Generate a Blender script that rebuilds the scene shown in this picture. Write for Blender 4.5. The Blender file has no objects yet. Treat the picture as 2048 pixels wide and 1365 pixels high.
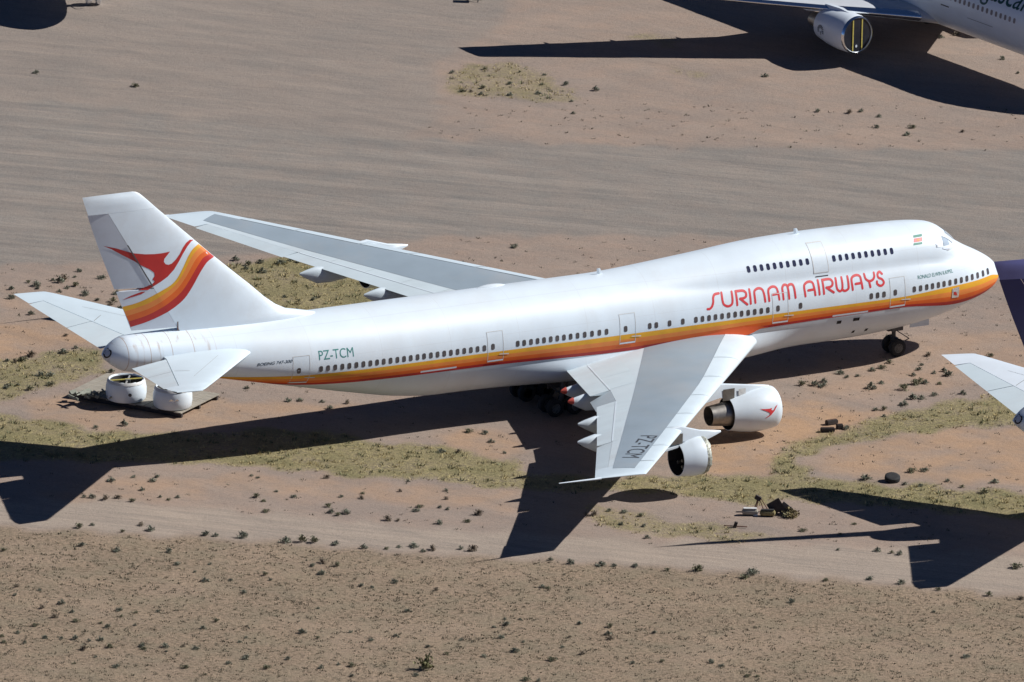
import bpy, bmesh, math, random
import numpy as np
from mathutils import Matrix, Vector
from mathutils.geometry import tessellate_polygon

# ------------------------------------------------------------------ camera, sky, sun, exposure
scene = bpy.context.scene
COL = scene.collection
R = math.radians
PW, PH = 2048.0, 1365.0
CAM_C = np.array([0.0, -957.834, 291.518])
CAM_F = np.array([0.0, 0.95667298, -0.29116457])
CAM_R = np.array([0.99976357, 0.00633114, 0.02080208])
CAM_U = np.array([-0.02174419, 0.29109573, 0.95644679])
FPX = 29536.17
cam_data = bpy.data.cameras.new('camera'); cam = bpy.data.objects.new('camera', cam_data); COL.objects.link(cam)
cam_data.sensor_width = 36.0; cam_data.lens = FPX / PW * 36.0
cam_data.clip_start = 10.0; cam_data.clip_end = 20000.0
cam.matrix_world = Matrix(((CAM_R[0], CAM_U[0], -CAM_F[0], CAM_C[0]), (CAM_R[1], CAM_U[1], -CAM_F[1], CAM_C[1]),
                           (CAM_R[2], CAM_U[2], -CAM_F[2], CAM_C[2]), (0, 0, 0, 1)))
scene.camera = cam

SUN_EL, SUN_AZ = R(39.88), R(11.0)          # azimuth measured from +X towards +Y
world = bpy.data.worlds.new('World'); scene.world = world; world.use_nodes = True
wn = world.node_tree.nodes; wl = world.node_tree.links
sky = wn.new('ShaderNodeTexSky'); sky.sky_type = 'NISHITA'; sky.sun_disc = False
sky.sun_elevation = SUN_EL; sky.sun_rotation = R(90) - SUN_AZ
sky.altitude = 1500; sky.dust_density = 0.0; sky.air_density = 0.5; sky.ozone_density = 10.0
wn['Background'].inputs['Strength'].default_value = 0.05
wl.new(sky.outputs['Color'], wn['Background'].inputs['Color'])
sd = bpy.data.lights.new('sun', 'SUN'); sd.energy = 4.8; sd.angle = R(0.5); sd.color = (1.0, 0.98, 0.95)
sun = bpy.data.objects.new('sun', sd); COL.objects.link(sun)
sdir = Vector((math.cos(SUN_EL) * math.cos(SUN_AZ), math.cos(SUN_EL) * math.sin(SUN_AZ), math.sin(SUN_EL)))
sun.rotation_euler = sdir.to_track_quat('Z', 'Y').to_euler(); sun.location = (60, 20, 60)
vs = scene.view_settings
vs.view_transform = 'Standard'; vs.look = 'None'; vs.exposure = 0.28; vs.gamma = 1.0; vs.use_curve_mapping = False

# ------------------------------------------------------------------ helpers
rng = np.random.default_rng(7); random.seed(7)

def project(P):
    v = np.asarray(P, float) - CAM_C
    z = v @ CAM_F
    return np.stack([PW / 2 + FPX * (v @ CAM_R) / z, PH / 2 - FPX * (v @ CAM_U) / z], -1)

def ground(u, v, z=0.0):
    d = CAM_F + CAM_R * (u - PW / 2) / FPX - CAM_U * (v - PH / 2) / FPX
    return CAM_C + d * ((z - CAM_C[2]) / d[2])

def solve(surf, mat, u, v, a0, b0):
    """parameters (a, b) of the surface point seen in the photograph at pixel (u, v)"""
    M = np.array(mat); x = np.array([a0, b0], float)
    def f(x):
        p = np.array(surf(x[0], x[1])); w = M[:3, :3] @ p + M[:3, 3]
        return project(w) - (u, v)
    for _ in range(25):
        r = f(x)
        J = np.array([(f(x + np.array(e)) - r) / 1e-3 for e in ((1e-3, 0), (0, 1e-3))]).T
        try: dx = np.linalg.solve(J, r)
        except np.linalg.LinAlgError: break
        x = x - np.clip(dx, -2, 2)
        if abs(r).max() < 1e-3: break
    return x

def pchip(xs, ys):
    xs = np.array(xs, float); ys = np.array(ys, float)
    h = np.diff(xs); dl = np.diff(ys) / h; m = np.zeros_like(ys)
    m[0], m[-1] = dl[0], dl[-1]
    for i in range(1, len(xs) - 1):
        if dl[i - 1] * dl[i] > 0:
            w1, w2 = 2 * h[i] + h[i - 1], h[i] + 2 * h[i - 1]
            m[i] = (w1 + w2) / (w1 / dl[i - 1] + w2 / dl[i])
    def f(x):
        x = min(max(x, xs[0]), xs[-1]); i = min(max(int(np.searchsorted(xs, x) - 1), 0), len(xs) - 2)
        t = (x - xs[i]) / h[i]
        return float((2*t**3-3*t**2+1)*ys[i] + (t**3-2*t**2+t)*h[i]*m[i] + (-2*t**3+3*t**2)*ys[i+1] + (t**3-t**2)*h[i]*m[i+1])
    return f

def lerpf(xs, ys):
    return lambda x: float(np.interp(x, xs, ys))

def mesh(name, verts, faces, mat, smooth=False, angle=35):
    me = bpy.data.meshes.new(name)
    me.from_pydata([tuple(map(float, v)) for v in verts], [], [tuple(f) for f in faces])
    me.materials.append(mat)
    if smooth:
        me.polygons.foreach_set('use_smooth', [True] * len(me.polygons))
        me.set_sharp_from_angle(angle=R(angle))
    me.update()
    return me

def link(name, me, parent=None):
    o = bpy.data.objects.new(name, me); COL.objects.link(o)
    if parent is not None: o.parent = parent
    return o

def part(name, verts, faces, mat, parent, smooth=False, angle=35):
    return link(name, mesh(name, verts, faces, mat, smooth, angle), parent)

def tag(o, label=None, cat=None, group=None, kind=None):
    if label: o['label'] = label
    if cat: o['category'] = cat
    if group: o['group'] = group
    if kind: o['kind'] = kind
    return o

def fix_normals(me):
    bm = bmesh.new(); bm.from_mesh(me); bmesh.ops.recalc_face_normals(bm, faces=bm.faces); bm.to_mesh(me); bm.free(); me.update()

class MB:
    def __init__(s): s.v = []; s.f = []
    def add(s, v, f):
        n = len(s.v); s.v += [tuple(map(float, p)) for p in v]; s.f += [tuple(i + n for i in q) for q in f]; return s
    def box(s, c, size, rot=None):
        x, y, z = [d / 2 for d in size]
        P = [Vector((i * x, j * y, k * z)) for i in (-1, 1) for j in (-1, 1) for k in (-1, 1)]
        if rot is not None: P = [rot @ p for p in P]
        return s.add([p + Vector(c) for p in P], [(0, 1, 3, 2), (4, 6, 7, 5), (0, 4, 5, 1), (2, 3, 7, 6), (0, 2, 6, 4), (1, 5, 7, 3)])
    def loft(s, rings, cap0=True, cap1=True):
        n = len(rings[0]); v = [p for r in rings for p in r]; f = []
        for k in range(len(rings) - 1):
            for i in range(n):
                j = (i + 1) % n
                f.append((k * n + i, k * n + j, (k + 1) * n + j, (k + 1) * n + i))
        if cap0: f.append(tuple(range(n - 1, -1, -1)))
        if cap1: f.append(tuple((len(rings) - 1) * n + i for i in range(n)))
        return s.add(v, f)
    def tube(s, p0, p1, r0, r1=None, n=10):
        r1 = r0 if r1 is None else r1
        p0, p1 = Vector(p0), Vector(p1); d = (p1 - p0).normalized()
        a = d.orthogonal().normalized(); b = d.cross(a)
        ring = lambda p, r: [p + (a * math.cos(t) + b * math.sin(t)) * r for t in [2 * math.pi * i / n for i in range(n)]]
        return s.loft([ring(p0, r0), ring(p1, r1)])
    def wheel(s, c, axis, r, w, n=20):
        c = Vector(c); ax = Vector(axis).normalized(); a = ax.orthogonal().normalized(); b = ax.cross(a)
        prof = [(-.5, .55), (-.5, .86), (-.38, .97), (-.15, 1), (.15, 1), (.38, .97), (.5, .86), (.5, .55)]
        return s.loft([[c + ax * (w * q) + (a * math.cos(t) + b * math.sin(t)) * (r * k) for t in [2 * math.pi * i / n for i in range(n)]] for q, k in prof])
    def build(s, name, mat, parent=None, smooth=False, angle=35, fix=True):
        me = mesh(name, s.v, s.f, mat)
        if fix: fix_normals(me)
        if smooth:
            me.polygons.foreach_set('use_smooth', [True] * len(me.polygons)); me.set_sharp_from_angle(angle=R(angle))
        return link(name, me, parent)

# ------------------------------------------------------------------ materials
def M(name, col, rough=.5, metal=0.0, var=.06, scale=1.5, spec=.5, bump=0.0, stretch=(1, 1, 1), dirt=None, dirt_amt=0.0, coat=0.0):
    m = bpy.data.materials.new(name); m.use_nodes = True
    nt = m.node_tree; N = nt.nodes; Lk = nt.links; b = N['Principled BSDF']
    b.inputs['Roughness'].default_value = rough; b.inputs['Metallic'].default_value = metal
    b.inputs['Specular IOR Level'].default_value = spec
    b.inputs['Coat Weight'].default_value = coat
    tc = N.new('ShaderNodeTexCoord'); mp = N.new('ShaderNodeMapping'); mp.inputs['Scale'].default_value = stretch
    Lk.new(tc.outputs['Object'], mp.inputs['Vector'])
    nz = N.new('ShaderNodeTexNoise'); nz.inputs['Scale'].default_value = scale; nz.inputs['Detail'].default_value = 6
    Lk.new(mp.outputs['Vector'], nz.inputs['Vector'])
    rp = N.new('ShaderNodeValToRGB'); rp.color_ramp.elements[0].position = .3; rp.color_ramp.elements[1].position = .7
    c0 = [max(0, c * (1 - var)) for c in col]; c1 = [min(1, c * (1 + var)) for c in col]
    rp.color_ramp.elements[0].color = (*c0, 1); rp.color_ramp.elements[1].color = (*c1, 1)
    Lk.new(nz.outputs['Fac'], rp.inputs['Fac'])
    out = rp.outputs['Color']
    if dirt is not None:
        n2 = N.new('ShaderNodeTexNoise'); n2.inputs['Scale'].default_value = scale * .35; n2.inputs['Detail'].default_value = 8
        n2.inputs['Roughness'].default_value = .7
        Lk.new(mp.outputs['Vector'], n2.inputs['Vector'])
        r2 = N.new('ShaderNodeValToRGB'); r2.color_ramp.elements[0].position = .48; r2.color_ramp.elements[1].position = .8
        r2.color_ramp.elements[0].color = (0, 0, 0, 1); r2.color_ramp.elements[1].color = (dirt_amt,) * 3 + (1,)
        Lk.new(n2.outputs['Fac'], r2.inputs['Fac'])
        mx = N.new('ShaderNodeMix'); mx.data_type = 'RGBA'
        Lk.new(r2.outputs['Color'], mx.inputs['Factor']); Lk.new(out, mx.inputs['A']); mx.inputs['B'].default_value = (*dirt, 1)
        out = mx.outputs['Result']
    Lk.new(out, b.inputs['Base Color'])
    if bump:
        bp = N.new('ShaderNodeBump'); bp.inputs['Strength'].default_value = bump; bp.inputs['Distance'].default_value = .05
        Lk.new(nz.outputs['Fac'], bp.inputs['Height']); Lk.new(bp.outputs['Normal'], b.inputs['Normal'])
    return m

def fuselage_paint():
    """white airliner paint: faint skin joints, soot and, towards the tail cone, brown run-off streaks"""
    m = M('white_fuselage_paint', (.675, .755, .815), rough=.38, var=.03, scale=.6, dirt=(.55, .52, .48), dirt_amt=.35, stretch=(1, 1, .35))
    nt = m.node_tree; N = nt.nodes; Lk = nt.links; b = N['Principled BSDF']
    src = b.inputs['Base Color'].links[0].from_socket
    tc = N.new('ShaderNodeTexCoord'); sx = N.new('ShaderNodeSeparateXYZ'); Lk.new(tc.outputs['Object'], sx.inputs[0])
    def math_(op, a, bb=None, cl=False):
        n = N.new('ShaderNodeMath'); n.operation = op; n.use_clamp = cl
        for i, q in enumerate((a, bb)):
            if q is None: continue
            if isinstance(q, (int, float)): n.inputs[i].default_value = q
            else: Lk.new(q, n.inputs[i])
        return n.outputs[0]
    # skin joints every 5.2 m along the body
    fr = math_('FRACT', math_('DIVIDE', sx.outputs['X'], 5.2))
    joint = math_('LESS_THAN', math_('ABSOLUTE', math_('SUBTRACT', fr, .5)), .0035)
    lap = math_('LESS_THAN', math_('ABSOLUTE', math_('SUBTRACT', math_('FRACT', math_('DIVIDE', sx.outputs['Z'], 1.85)), .5)), .006)
    joint = math_('MAXIMUM', joint, lap)
    # tail streaks: noise stretched along the height, only aft of the fin
    mp = N.new('ShaderNodeMapping'); mp.inputs['Scale'].default_value = (3.2, 1.2, .16); Lk.new(tc.outputs['Object'], mp.inputs['Vector'])
    nz = N.new('ShaderNodeTexNoise'); nz.inputs['Scale'].default_value = 1.0; nz.inputs['Detail'].default_value = 5; Lk.new(mp.outputs['Vector'], nz.inputs['Vector'])
    st = math_('MULTIPLY', math_('SUBTRACT', nz.outputs['Fac'], .56, True), 5.0, True)
    aft = math_('MULTIPLY', math_('SUBTRACT', math_('MULTIPLY', sx.outputs['X'], -1.0), 60.5), .5, True)
    frt = math_('FRACT', math_('DIVIDE', sx.outputs['X'], 1.55))
    tj = math_('MULTIPLY', math_('LESS_THAN', math_('ABSOLUTE', math_('SUBTRACT', frt, .5)), .016), aft)
    streak = math_('MULTIPLY', st, aft)
    m1 = N.new('ShaderNodeMix'); m1.data_type = 'RGBA'; Lk.new(src, m1.inputs['A']); m1.inputs['B'].default_value = (.36, .23, .15, 1)
    Lk.new(math_('MULTIPLY', math_('MAXIMUM', streak, math_('MULTIPLY', tj, .9)), .75), m1.inputs['Factor'])
    m2 = N.new('ShaderNodeMix'); m2.data_type = 'RGBA'; Lk.new(m1.outputs['Result'], m2.inputs['A']); m2.inputs['B'].default_value = (.45, .44, .43, 1)
    Lk.new(math_('MULTIPLY', joint, .22), m2.inputs['Factor'])
    Lk.new(m2.outputs['Result'], b.inputs['Base Color'])
    return m

FUSE = fuselage_paint()
WHITE = M('white_paint', (.675, .755, .815), rough=.4, var=.03, scale=.8, dirt=(.5, .48, .45), dirt_amt=.4)
WHITE2 = M('white_jet_paint', (.66, .72, .78), rough=.35, var=.03, scale=.7, dirt=(.5, .5, .5), dirt_amt=.3)
DOORW = M('door_white_paint', (.65, .725, .78), rough=.4, var=.03, scale=2)
FRAME = M('door_trim_grey', (.60, .60, .58), rough=.5, var=.1, scale=4)
WINGW = M('wing_pale_grey_paint', (.56, .635, .675), rough=.45, var=.05, scale=.5, dirt=(.42, .40, .38), dirt_amt=.5, stretch=(.5, 1, 1))
SLATW = M('slat_white_paint', (.57, .66, .715), rough=.4, var=.04, scale=.6)
PANEL = M('wing_panel_grey', (.275, .335, .385), rough=.5, var=.06, scale=.4, dirt=(.40, .37, .34), dirt_amt=.5)
FLAPM = M('flap_pale_grey', (.57, .655, .695), rough=.45, var=.05, scale=.8, dirt=(.46, .43, .42), dirt_amt=.4, stretch=(.4, 1, 1))
YEL = M('stripe_yellow', (.72, .36, .02), rough=.55, var=.10, scale=.9)
SAL = M('stripe_light_orange', (.74, .23, .045), rough=.55, var=.10, scale=.9)
ORA = M('stripe_orange', (.70, .12, .012), rough=.55, var=.10, scale=.9)
RED = M('stripe_red', (.46, .022, .018), rough=.55, var=.10, scale=.9)
LETRED = M('lettering_red', (.62, .04, .045), rough=.45, var=.06)
TEAL = M('lettering_teal', (.05, .22, .20), rough=.5, var=.1)
NAVYT = M('lettering_dark', (.03, .06, .09), rough=.5, var=.1)
DARKT = M('lettering_charcoal', (.05, .055, .065), rough=.6, var=.1)
GLASS = M('cabin_window_dark', (.085, .075, .075), rough=.25, var=.35, scale=2.2)
GLASSB = M('upper_window_blue_black', (.03, .035, .075), rough=.2, var=.2, scale=2)
PANE = M('windshield_blue_grey', (.42, .50, .58), rough=.12, var=.1, spec=.8)
FOIL = M('silver_foil', (.82, .83, .85), rough=.22, metal=.75, var=.12, scale=9, bump=1.0)
FOILC = M('smooth_foil_cover', (.74, .79, .84), rough=.35, metal=.3, var=.1, scale=3, bump=.25)
RUBBER = M('tyre_rubber', (.018, .018, .019), rough=.85, var=.3, scale=6)
HUB = M('wheel_hub_grey', (.30, .30, .29), rough=.5, metal=.3, var=.15, scale=8)
GEAR = M('gear_grey_metal', (.075, .075, .08), rough=.5, metal=.4, var=.2, scale=3)
METAL = M('bare_nozzle_metal', (.33, .31, .285), rough=.42, metal=.8, var=.25, scale=2.2, dirt=(.10, .09, .085), dirt_amt=.7)
DARK = M('dark_cavity', (.018, .017, .018), rough=.8, var=.3, scale=4)
BROWN = M('burnt_brown_metal', (.10, .055, .035), rough=.7, var=.5, scale=3)
PYLD = M('pylon_bare_panel', (.16, .145, .125), rough=.5, metal=.3, var=.25, scale=3)
REDTIP = M('fairing_red_tip', (.62, .10, .07), rough=.5, var=.1)
NAVY = M('dark_blue_tail_paint', (.012, .014, .10), rough=.35, var=.1, scale=.4)
CANOE = M('fairing_white_grey', (.58, .66, .71), rough=.45, var=.05)
GREENT = M('lettering_dark_green', (.006, .055, .04), rough=.4, var=.1)
YTAPE = M('yellow_strap', (.50, .42, .10), rough=.6, var=.2, scale=5)
CHROME = M('polished_lip', (.75, .76, .78), rough=.15, metal=1.0, var=.03)
BLACKV = M('black_vinyl_cover', (.022, .024, .032), rough=.3, var=.3, scale=2)
PLANK = M('weathered_planks', (.30, .27, .22), rough=.85, var=.25, scale=4, stretch=(.3, 3, 1))
SCRAPM = M('scrap_olive_metal', (.20, .21, .17), rough=.7, var=.35, scale=3)
BLOCK = M('dark_timber_block', (.045, .036, .032), rough=.85, var=.35, scale=4)
RUSTY = M('rusty_steel', (.17, .085, .055), rough=.8, var=.35, scale=5)

# ------------------------------------------------------------------ aircraft geometry helpers
def V(s, y, z): return (-s, -y, z)               # s aft of the nose, y to starboard, z up

def ac_root(name, x, y, psi, pit=0.0, roll=0.0, zoff=0.0, s0=0.0):
    """Empty below the nose; pit/roll in degrees follow the lie of the aircraft on its gear"""
    h = Vector((math.cos(psi), math.sin(psi), math.tan(R(pit)))).normalized()
    port = Vector((-math.sin(psi), math.cos(psi), math.tan(R(roll))))
    up = h.cross(port).normalized(); port = up.cross(h).normalized()
    e = bpy.data.objects.new(name, None); COL.objects.link(e); e.empty_display_size = 2
    loc = Vector((x - 5 * up.x, y - 5 * up.y, zoff))       # x, y are meant at mid height of the body
    m = Matrix(((h.x, port.x, up.x, loc.x), (h.y, port.y, up.y, loc.y), (h.z, port.z, up.z, loc.z), (0, 0, 0, 1)))
    e.matrix_world = m
    return e, m

class Body:
    """a fuselage given by tables over the station s: bottom, top, half width, height of greatest width, and an upper lobe"""
    def __init__(b, zb, zm, w, zc, lobe=None):
        b.zb, b.zm, b.w, b.zc = [pchip(*t) for t in (zb, zm, w, zc)]
        b.lobe = [pchip(*t) for t in lobe] if lobe else None; b.lr = (lobe[0][0][0], lobe[0][0][-1]) if lobe else None
    def yhalf(b, s, z):
        zc, w = b.zc(s), max(b.w(s), 1e-3); a = (b.zm(s) - zc) if z > zc else (zc - b.zb(s)); a = max(a, 1e-3)
        q = 1 - ((z - zc) / a) ** 2; y = w * math.sqrt(q) if q > 0 else 0.0
        if b.lobe and b.lr[0] < s < b.lr[1]:
            zt, rw = b.lobe[0](s), b.lobe[1](s); rv = rw * b.lobe[2](s); c2 = zt - rv
            q = 1 - ((z - c2) / rv) ** 2
            if q > 0: y = max(y, rw * math.sqrt(q))
        return y
    def ring(b, s, n):
        zc, w = b.zc(s), max(b.w(s), 1e-3); up, dn = max(b.zm(s) - zc, 1e-3), max(zc - b.zb(s), 1e-3); out = []
        lob = None
        if b.lobe and b.lr[0] < s < b.lr[1]:
            zt, rw = b.lobe[0](s), b.lobe[1](s); rv = rw * b.lobe[2](s); lob = (zt - rv - zc, rw, rv)
        for i in range(n):
            t = 2 * math.pi * i / n; cy, cz = math.cos(t), math.sin(t)
            a = up if cz >= 0 else dn
            r = 1 / math.sqrt((cy / w) ** 2 + (cz / a) ** 2)
            if lob and cz > 0:
                d, rw, rv = lob
                A = (cy / rw) ** 2 + (cz / rv) ** 2; B = -2 * cz * d / rv ** 2; Cc = (d / rv) ** 2 - 1; D = B * B - 4 * A * Cc
                if D > 0: r = max(r, (-B + math.sqrt(D)) / (2 * A))
            out.append(V(s, r * cy, zc + r * cz))
        return out
    def side(b, off=0.012, sg=1):
        return lambda s, z: V(s, sg * (b.yhalf(s, z) + off), z)

def cut_grid(bm, step, lo, hi):
    for ax in (0, 1):
        k = math.floor(lo[ax] / step[ax]) + 1
        while k * step[ax] < hi[ax]:
            co = [0, 0, 0]; no = [0, 0, 0]; co[ax] = k * step[ax]; no[ax] = 1
            bmesh.ops.bisect_plane(bm, geom=bm.verts[:] + bm.edges[:] + bm.faces[:], plane_co=co, plane_no=no)
            k += 1

def decal(name, polys, surf, mat, parent, step=(.3, .3), extra=None):
    """flat painted shape: polygons in surface parameters, cut into a grid and laid on the surface"""
    bm = bmesh.new()
    for P in polys:
        vs_ = [bm.verts.new((p[0], p[1], 0)) for p in P]
        if len(vs_) > 8:
            for t in tessellate_polygon([[Vector((p[0], p[1], 0)) for p in P]]):
                try: bm.faces.new([vs_[i] for i in t])
                except ValueError: pass
        elif len(vs_) > 2:
            try: bm.faces.new(vs_)
            except ValueError: pass
    return finish_decal(name, bm, surf, mat, parent, step, extra)

def finish_decal(name, bm, surf, mat, parent, step, extra=None):
    bmesh.ops.triangulate(bm, faces=bm.faces[:])
    A = np.array([v.co[:2] for v in bm.verts]); cut_grid(bm, step, A.min(0), A.max(0))
    for ln in (extra or []):
        bmesh.ops.bisect_plane(bm, geom=bm.verts[:] + bm.edges[:] + bm.faces[:], plane_co=(*ln[0], 0), plane_no=(*ln[1], 0))
    for v in bm.verts: v.co = Vector(surf(v.co.x, v.co.y))
    me = bpy.data.meshes.new(name); bm.to_mesh(me); bm.free(); me.materials.append(mat)
    me.polygons.foreach_set('use_smooth', [True] * len(me.polygons)); me.update()
    return link(name, me, parent)

def text_bm(txt, size, shear=0.0, space=1.0, bold=0.0):
    cu = bpy.data.curves.new('t', 'FONT'); cu.body = txt; cu.size = size; cu.shear = shear; cu.space_character = space; cu.offset = bold
    cu.resolution_u = 4
    o = bpy.data.objects.new('t', cu); COL.objects.link(o)
    me = bpy.data.meshes.new_from_object(o.evaluated_get(bpy.context.evaluated_depsgraph_get()))
    COL.objects.unlink(o); bpy.data.objects.remove(o); bpy.data.curves.remove(cu)
    bm = bmesh.new(); bm.from_mesh(me); bpy.data.meshes.remove(me)
    return bm

def catmull(P, k=6):
    P = [np.array(p, float) for p in P]
    if len(P) < 3: return [P[0] + (P[-1] - P[0]) * t for t in np.linspace(0, 1, 6)]
    Q = [2 * P[0] - P[1]] + P + [2 * P[-1] - P[-2]]; out = []
    for i in range(1, len(Q) - 2):
        for j in range(k):
            t = j / k
            out.append(.5 * ((2 * Q[i]) + (-Q[i-1] + Q[i+1]) * t + (2*Q[i-1] - 5*Q[i] + 4*Q[i+1] - Q[i+2]) * t*t + (-Q[i-1] + 3*Q[i] - 3*Q[i+1] + Q[i+2]) * t**3))
    out.append(P[-1]); return out

def ribbon(P, w):
    """closed outline of a round-ended stroke of width w along the points P"""
    P = [np.array(p) for p in P]; n = len(P); Lt, Rt = [], []
    for i in range(n):
        d = P[min(i + 1, n - 1)] - P[max(i - 1, 0)]; d = d / (np.linalg.norm(d) + 1e-9); nn = np.array([-d[1], d[0]])
        Lt.append(P[i] + nn * w / 2); Rt.append(P[i] - nn * w / 2)
    def cap(c, d0):
        a0 = math.atan2(d0[1], d0[0]); return [c + np.array([math.cos(a0 - t), math.sin(a0 - t)]) * w / 2 for t in (math.pi * .25, math.pi * .5, math.pi * .75)]
    quads = [[Lt[i], Lt[i + 1], Rt[i + 1], Rt[i]] for i in range(n - 1)]
    e = [Lt[-1]] + cap(P[-1], Lt[-1] - P[-1]) + [Rt[-1]]; b = [Rt[0]] + cap(P[0], Rt[0] - P[0]) + [Lt[0]]
    return quads + [e, b]

def naca(c): return 5 * (.2969 * math.sqrt(max(c, 0)) - .126 * c - .3516 * c * c + .2843 * c ** 3 - .1036 * c ** 4)

class Foil:
    """wing-like surface over the span coordinate y: edges, heights and thickness as tables; side +1 starboard"""
    def __init__(f, le, te, zl, zt, th, hinge=None, up=1.15, dn=.85):
        f.le, f.te, f.zl, f.zt, f.th = le, te, zl, zt, th; f.hinge = hinge; f.up, f.dn = up, dn
    def pt(f, y, c, sg, side, defl=0.0, ch=None, off=0.0):
        le, te = f.le(y), f.te(y); s = le + (te - le) * c
        z = f.zl(y) + (f.zt(y) - f.zl(y)) * c + sg * naca(c) * f.th(y) * (te - le) * (f.up if sg > 0 else f.dn) + off
        if ch is not None and c > ch and defl: z -= (c - ch) * (te - le) * math.tan(defl)
        return V(s, side * y, z)
    def frac(f, y, s): return (s - f.le(y)) / (f.te(y) - f.le(y))
    def top(f, side, off=.012):
        return lambda s, y: f.pt(y, min(max(f.frac(y, s), 0), 1), 1, side, off=off)
    def loft(f, name, ys, c0, c1, mat, parent, side, n=12, defl=0.0, gap=0.0):
        rings = []
        for y in ys:
            a, b = c0(y) + gap / (f.te(y) - f.le(y)), c1(y)
            cs = [a + (b - a) * (.5 - .5 * math.cos(math.pi * i / n)) for i in range(n + 1)]
            rings.append([f.pt(y, c, 1, side, defl, a) for c in cs] + [f.pt(y, c, -1, side, defl, a) for c in reversed(cs[:-1] if b >= .999 else cs)])
        mb = MB().loft(rings)
        return mb.build(name, mat, parent, True, 30)

# ================================================================== GROUND
def in_poly(P, poly):
    x, y = P[:, 0], P[:, 1]; c = np.zeros(len(P), bool); n = len(poly)
    for i in range(n):
        (x0, y0), (x1, y1) = poly[i], poly[(i + 1) % n]
        if y0 == y1: continue
        k = ((y0 > y) != (y1 > y)) & (x < (x1 - x0) * (y - y0) / (y1 - y0) + x0); c ^= k
    return c

GRASS = [
    [(-300,745),(0,722),(80,708),(170,690),(205,715),(225,748),(160,762),(80,775),(30,800),(0,812),(-300,835)],
    [(-300,818),(0,826),(130,846),(250,866),(340,862),(400,866),(560,855),(700,872),(800,888),(900,893),(1030,920),(1060,945),(1200,955),(1340,953),(1420,946),(1500,953),(1600,958),(1760,965),(1900,973),(2050,988),(2350,1000),(2350,1050),(2048,1042),(1900,1027),(1750,1012),(1600,1003),(1480,1010),(1350,990),(1250,985),(1150,985),(1000,978),(850,962),(700,955),(560,937),(400,930),(200,925),(0,920),(-300,915)],
    [(1545,908),(1590,884),(1670,860),(1750,836),(1850,812),(1960,793),(2030,782),(2350,795),(2350,855),(2030,852),(1900,858),(1800,872),(1700,888),(1632,902),(1606,918),(1606,935),(1630,955),(1580,966),(1548,935)],
    [(440,535),(520,518),(600,512),(700,530),(850,560),(960,580),(1050,590),(1050,690),(600,690),(520,610)],
    [(885,162),(930,130),(1000,122),(1080,138),(1130,170),(1172,197),(1150,207),(1050,202),(950,197),(900,188)],
    [(1170,1005),(1250,1018),(1330,1036),(1420,1046),(1560,1072),(1500,1086),(1400,1082),(1280,1066),(1180,1046)],
    [(1255,62),(1380,82),(1350,100),(1270,82)], [(1330,122),(1440,148),(1425,166),(1340,152)],
]
GRASS_W = [.9, 1, 1, 1, .66, .75, .55, .5]
REDS = [([(-300,645),(120,650),(215,690),(100,706),(0,722),(-300,742)], .75), ([(40,805),(200,772),(430,800),(720,812),(420,866),(250,864),(90,842)], .6),
        ([(1370,870),(1440,850),(1520,790),(1640,810),(1790,822),(1650,882),(1562,902),(1556,952),(1400,950)], 1.0),
        ([(1600,930),(1700,892),(1900,858),(2350,855),(2350,975),(1900,966),(1640,948)], .75), ([(860,860),(1040,868),(1040,915),(900,900)], .7),
        ([(430,945),(700,962),(1030,985),(1030,1020),(700,1000),(430,975)], .45), ([(1650,690),(1800,672),(2100,660),(2100,740),(1830,790),(1600,800)], .35),
        ([(60,985),(250,955),(420,960),(400,1000),(100,1010)], .4), ([(0,575),(230,600),(240,650),(0,650)], .25),
        ([(1200,1240),(1500,1230),(1400,1300),(1180,1290)], .25), ([(250,1300),(800,1290),(900,1340),(300,1345)], .35)]
TRACK = [[(-300,985),(0,1000),(250,1003),(560,1030),(900,1062),(1400,1086),(1800,1098),(2350,1120),(2350,1212),(2048,1190),(1800,1168),(1400,1138),(1000,1112),(800,1102),(600,1085),(300,1068),(100,1056),(-300,1045)]]
SCRUB = [[(-600,1050),(100,1060),(300,1072),(600,1090),(800,1108),(1000,1118),(1400,1142),(1800,1172),(2048,1196),(2700,1225),(2700,1800),(-600,1800)]]
ROADT = [[(-600,190),(150,205),(400,240),(800,280),(1200,290),(1700,300),(2600,300),(2600,520),(2000,530),(1400,470),(900,470),(400,520),(-600,540)]]

def axis(lo, hi, step, far):
    a = list(np.arange(lo, hi + 1e-6, step)); out = []; d = step; x = lo
    while x > -far: d *= 1.5; x -= d; out.append(x)
    pos = []; d = step; x = hi
    while x < far: d *= 1.5; x += d; pos.append(x)
    return np.array(out[::-1] + a + pos)

def smooth_noise(X, Y, sc, seed):
    r = np.random.default_rng(seed); out = np.zeros_like(X)
    for k in range(6):
        a = r.uniform(0, 2 * np.pi); f = r.uniform(.6, 1.6) / sc; p = r.uniform(0, 7)
        out += np.sin((X * np.cos(a) + Y * np.sin(a)) * f * 6.28 + p)
    return out / 6

GX = axis(-46, 48, .4, 6000); GY = axis(-86, 98, .5, 6000)
XX, YY = np.meshgrid(GX, GY, indexing='ij')
gxy = np.stack([XX.ravel(), YY.ravel()], 1)
jit = np.stack([smooth_noise(gxy[:, 0], gxy[:, 1], 3.0, 1) * .8 + smooth_noise(gxy[:, 0], gxy[:, 1], 1.1, 2) * .5,
                smooth_noise(gxy[:, 0], gxy[:, 1], 3.4, 3) * 1.2 + smooth_noise(gxy[:, 0], gxy[:, 1], 1.3, 4) * .7], 1)
near = (np.abs(gxy[:, 0]) < 80) & (np.abs(gxy[:, 1]) < 130)
gpx = np.full((len(gxy), 2), -9999.0)
gpx[near] = project(np.column_stack([gxy[near] + jit[near], np.zeros(near.sum())]))

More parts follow.
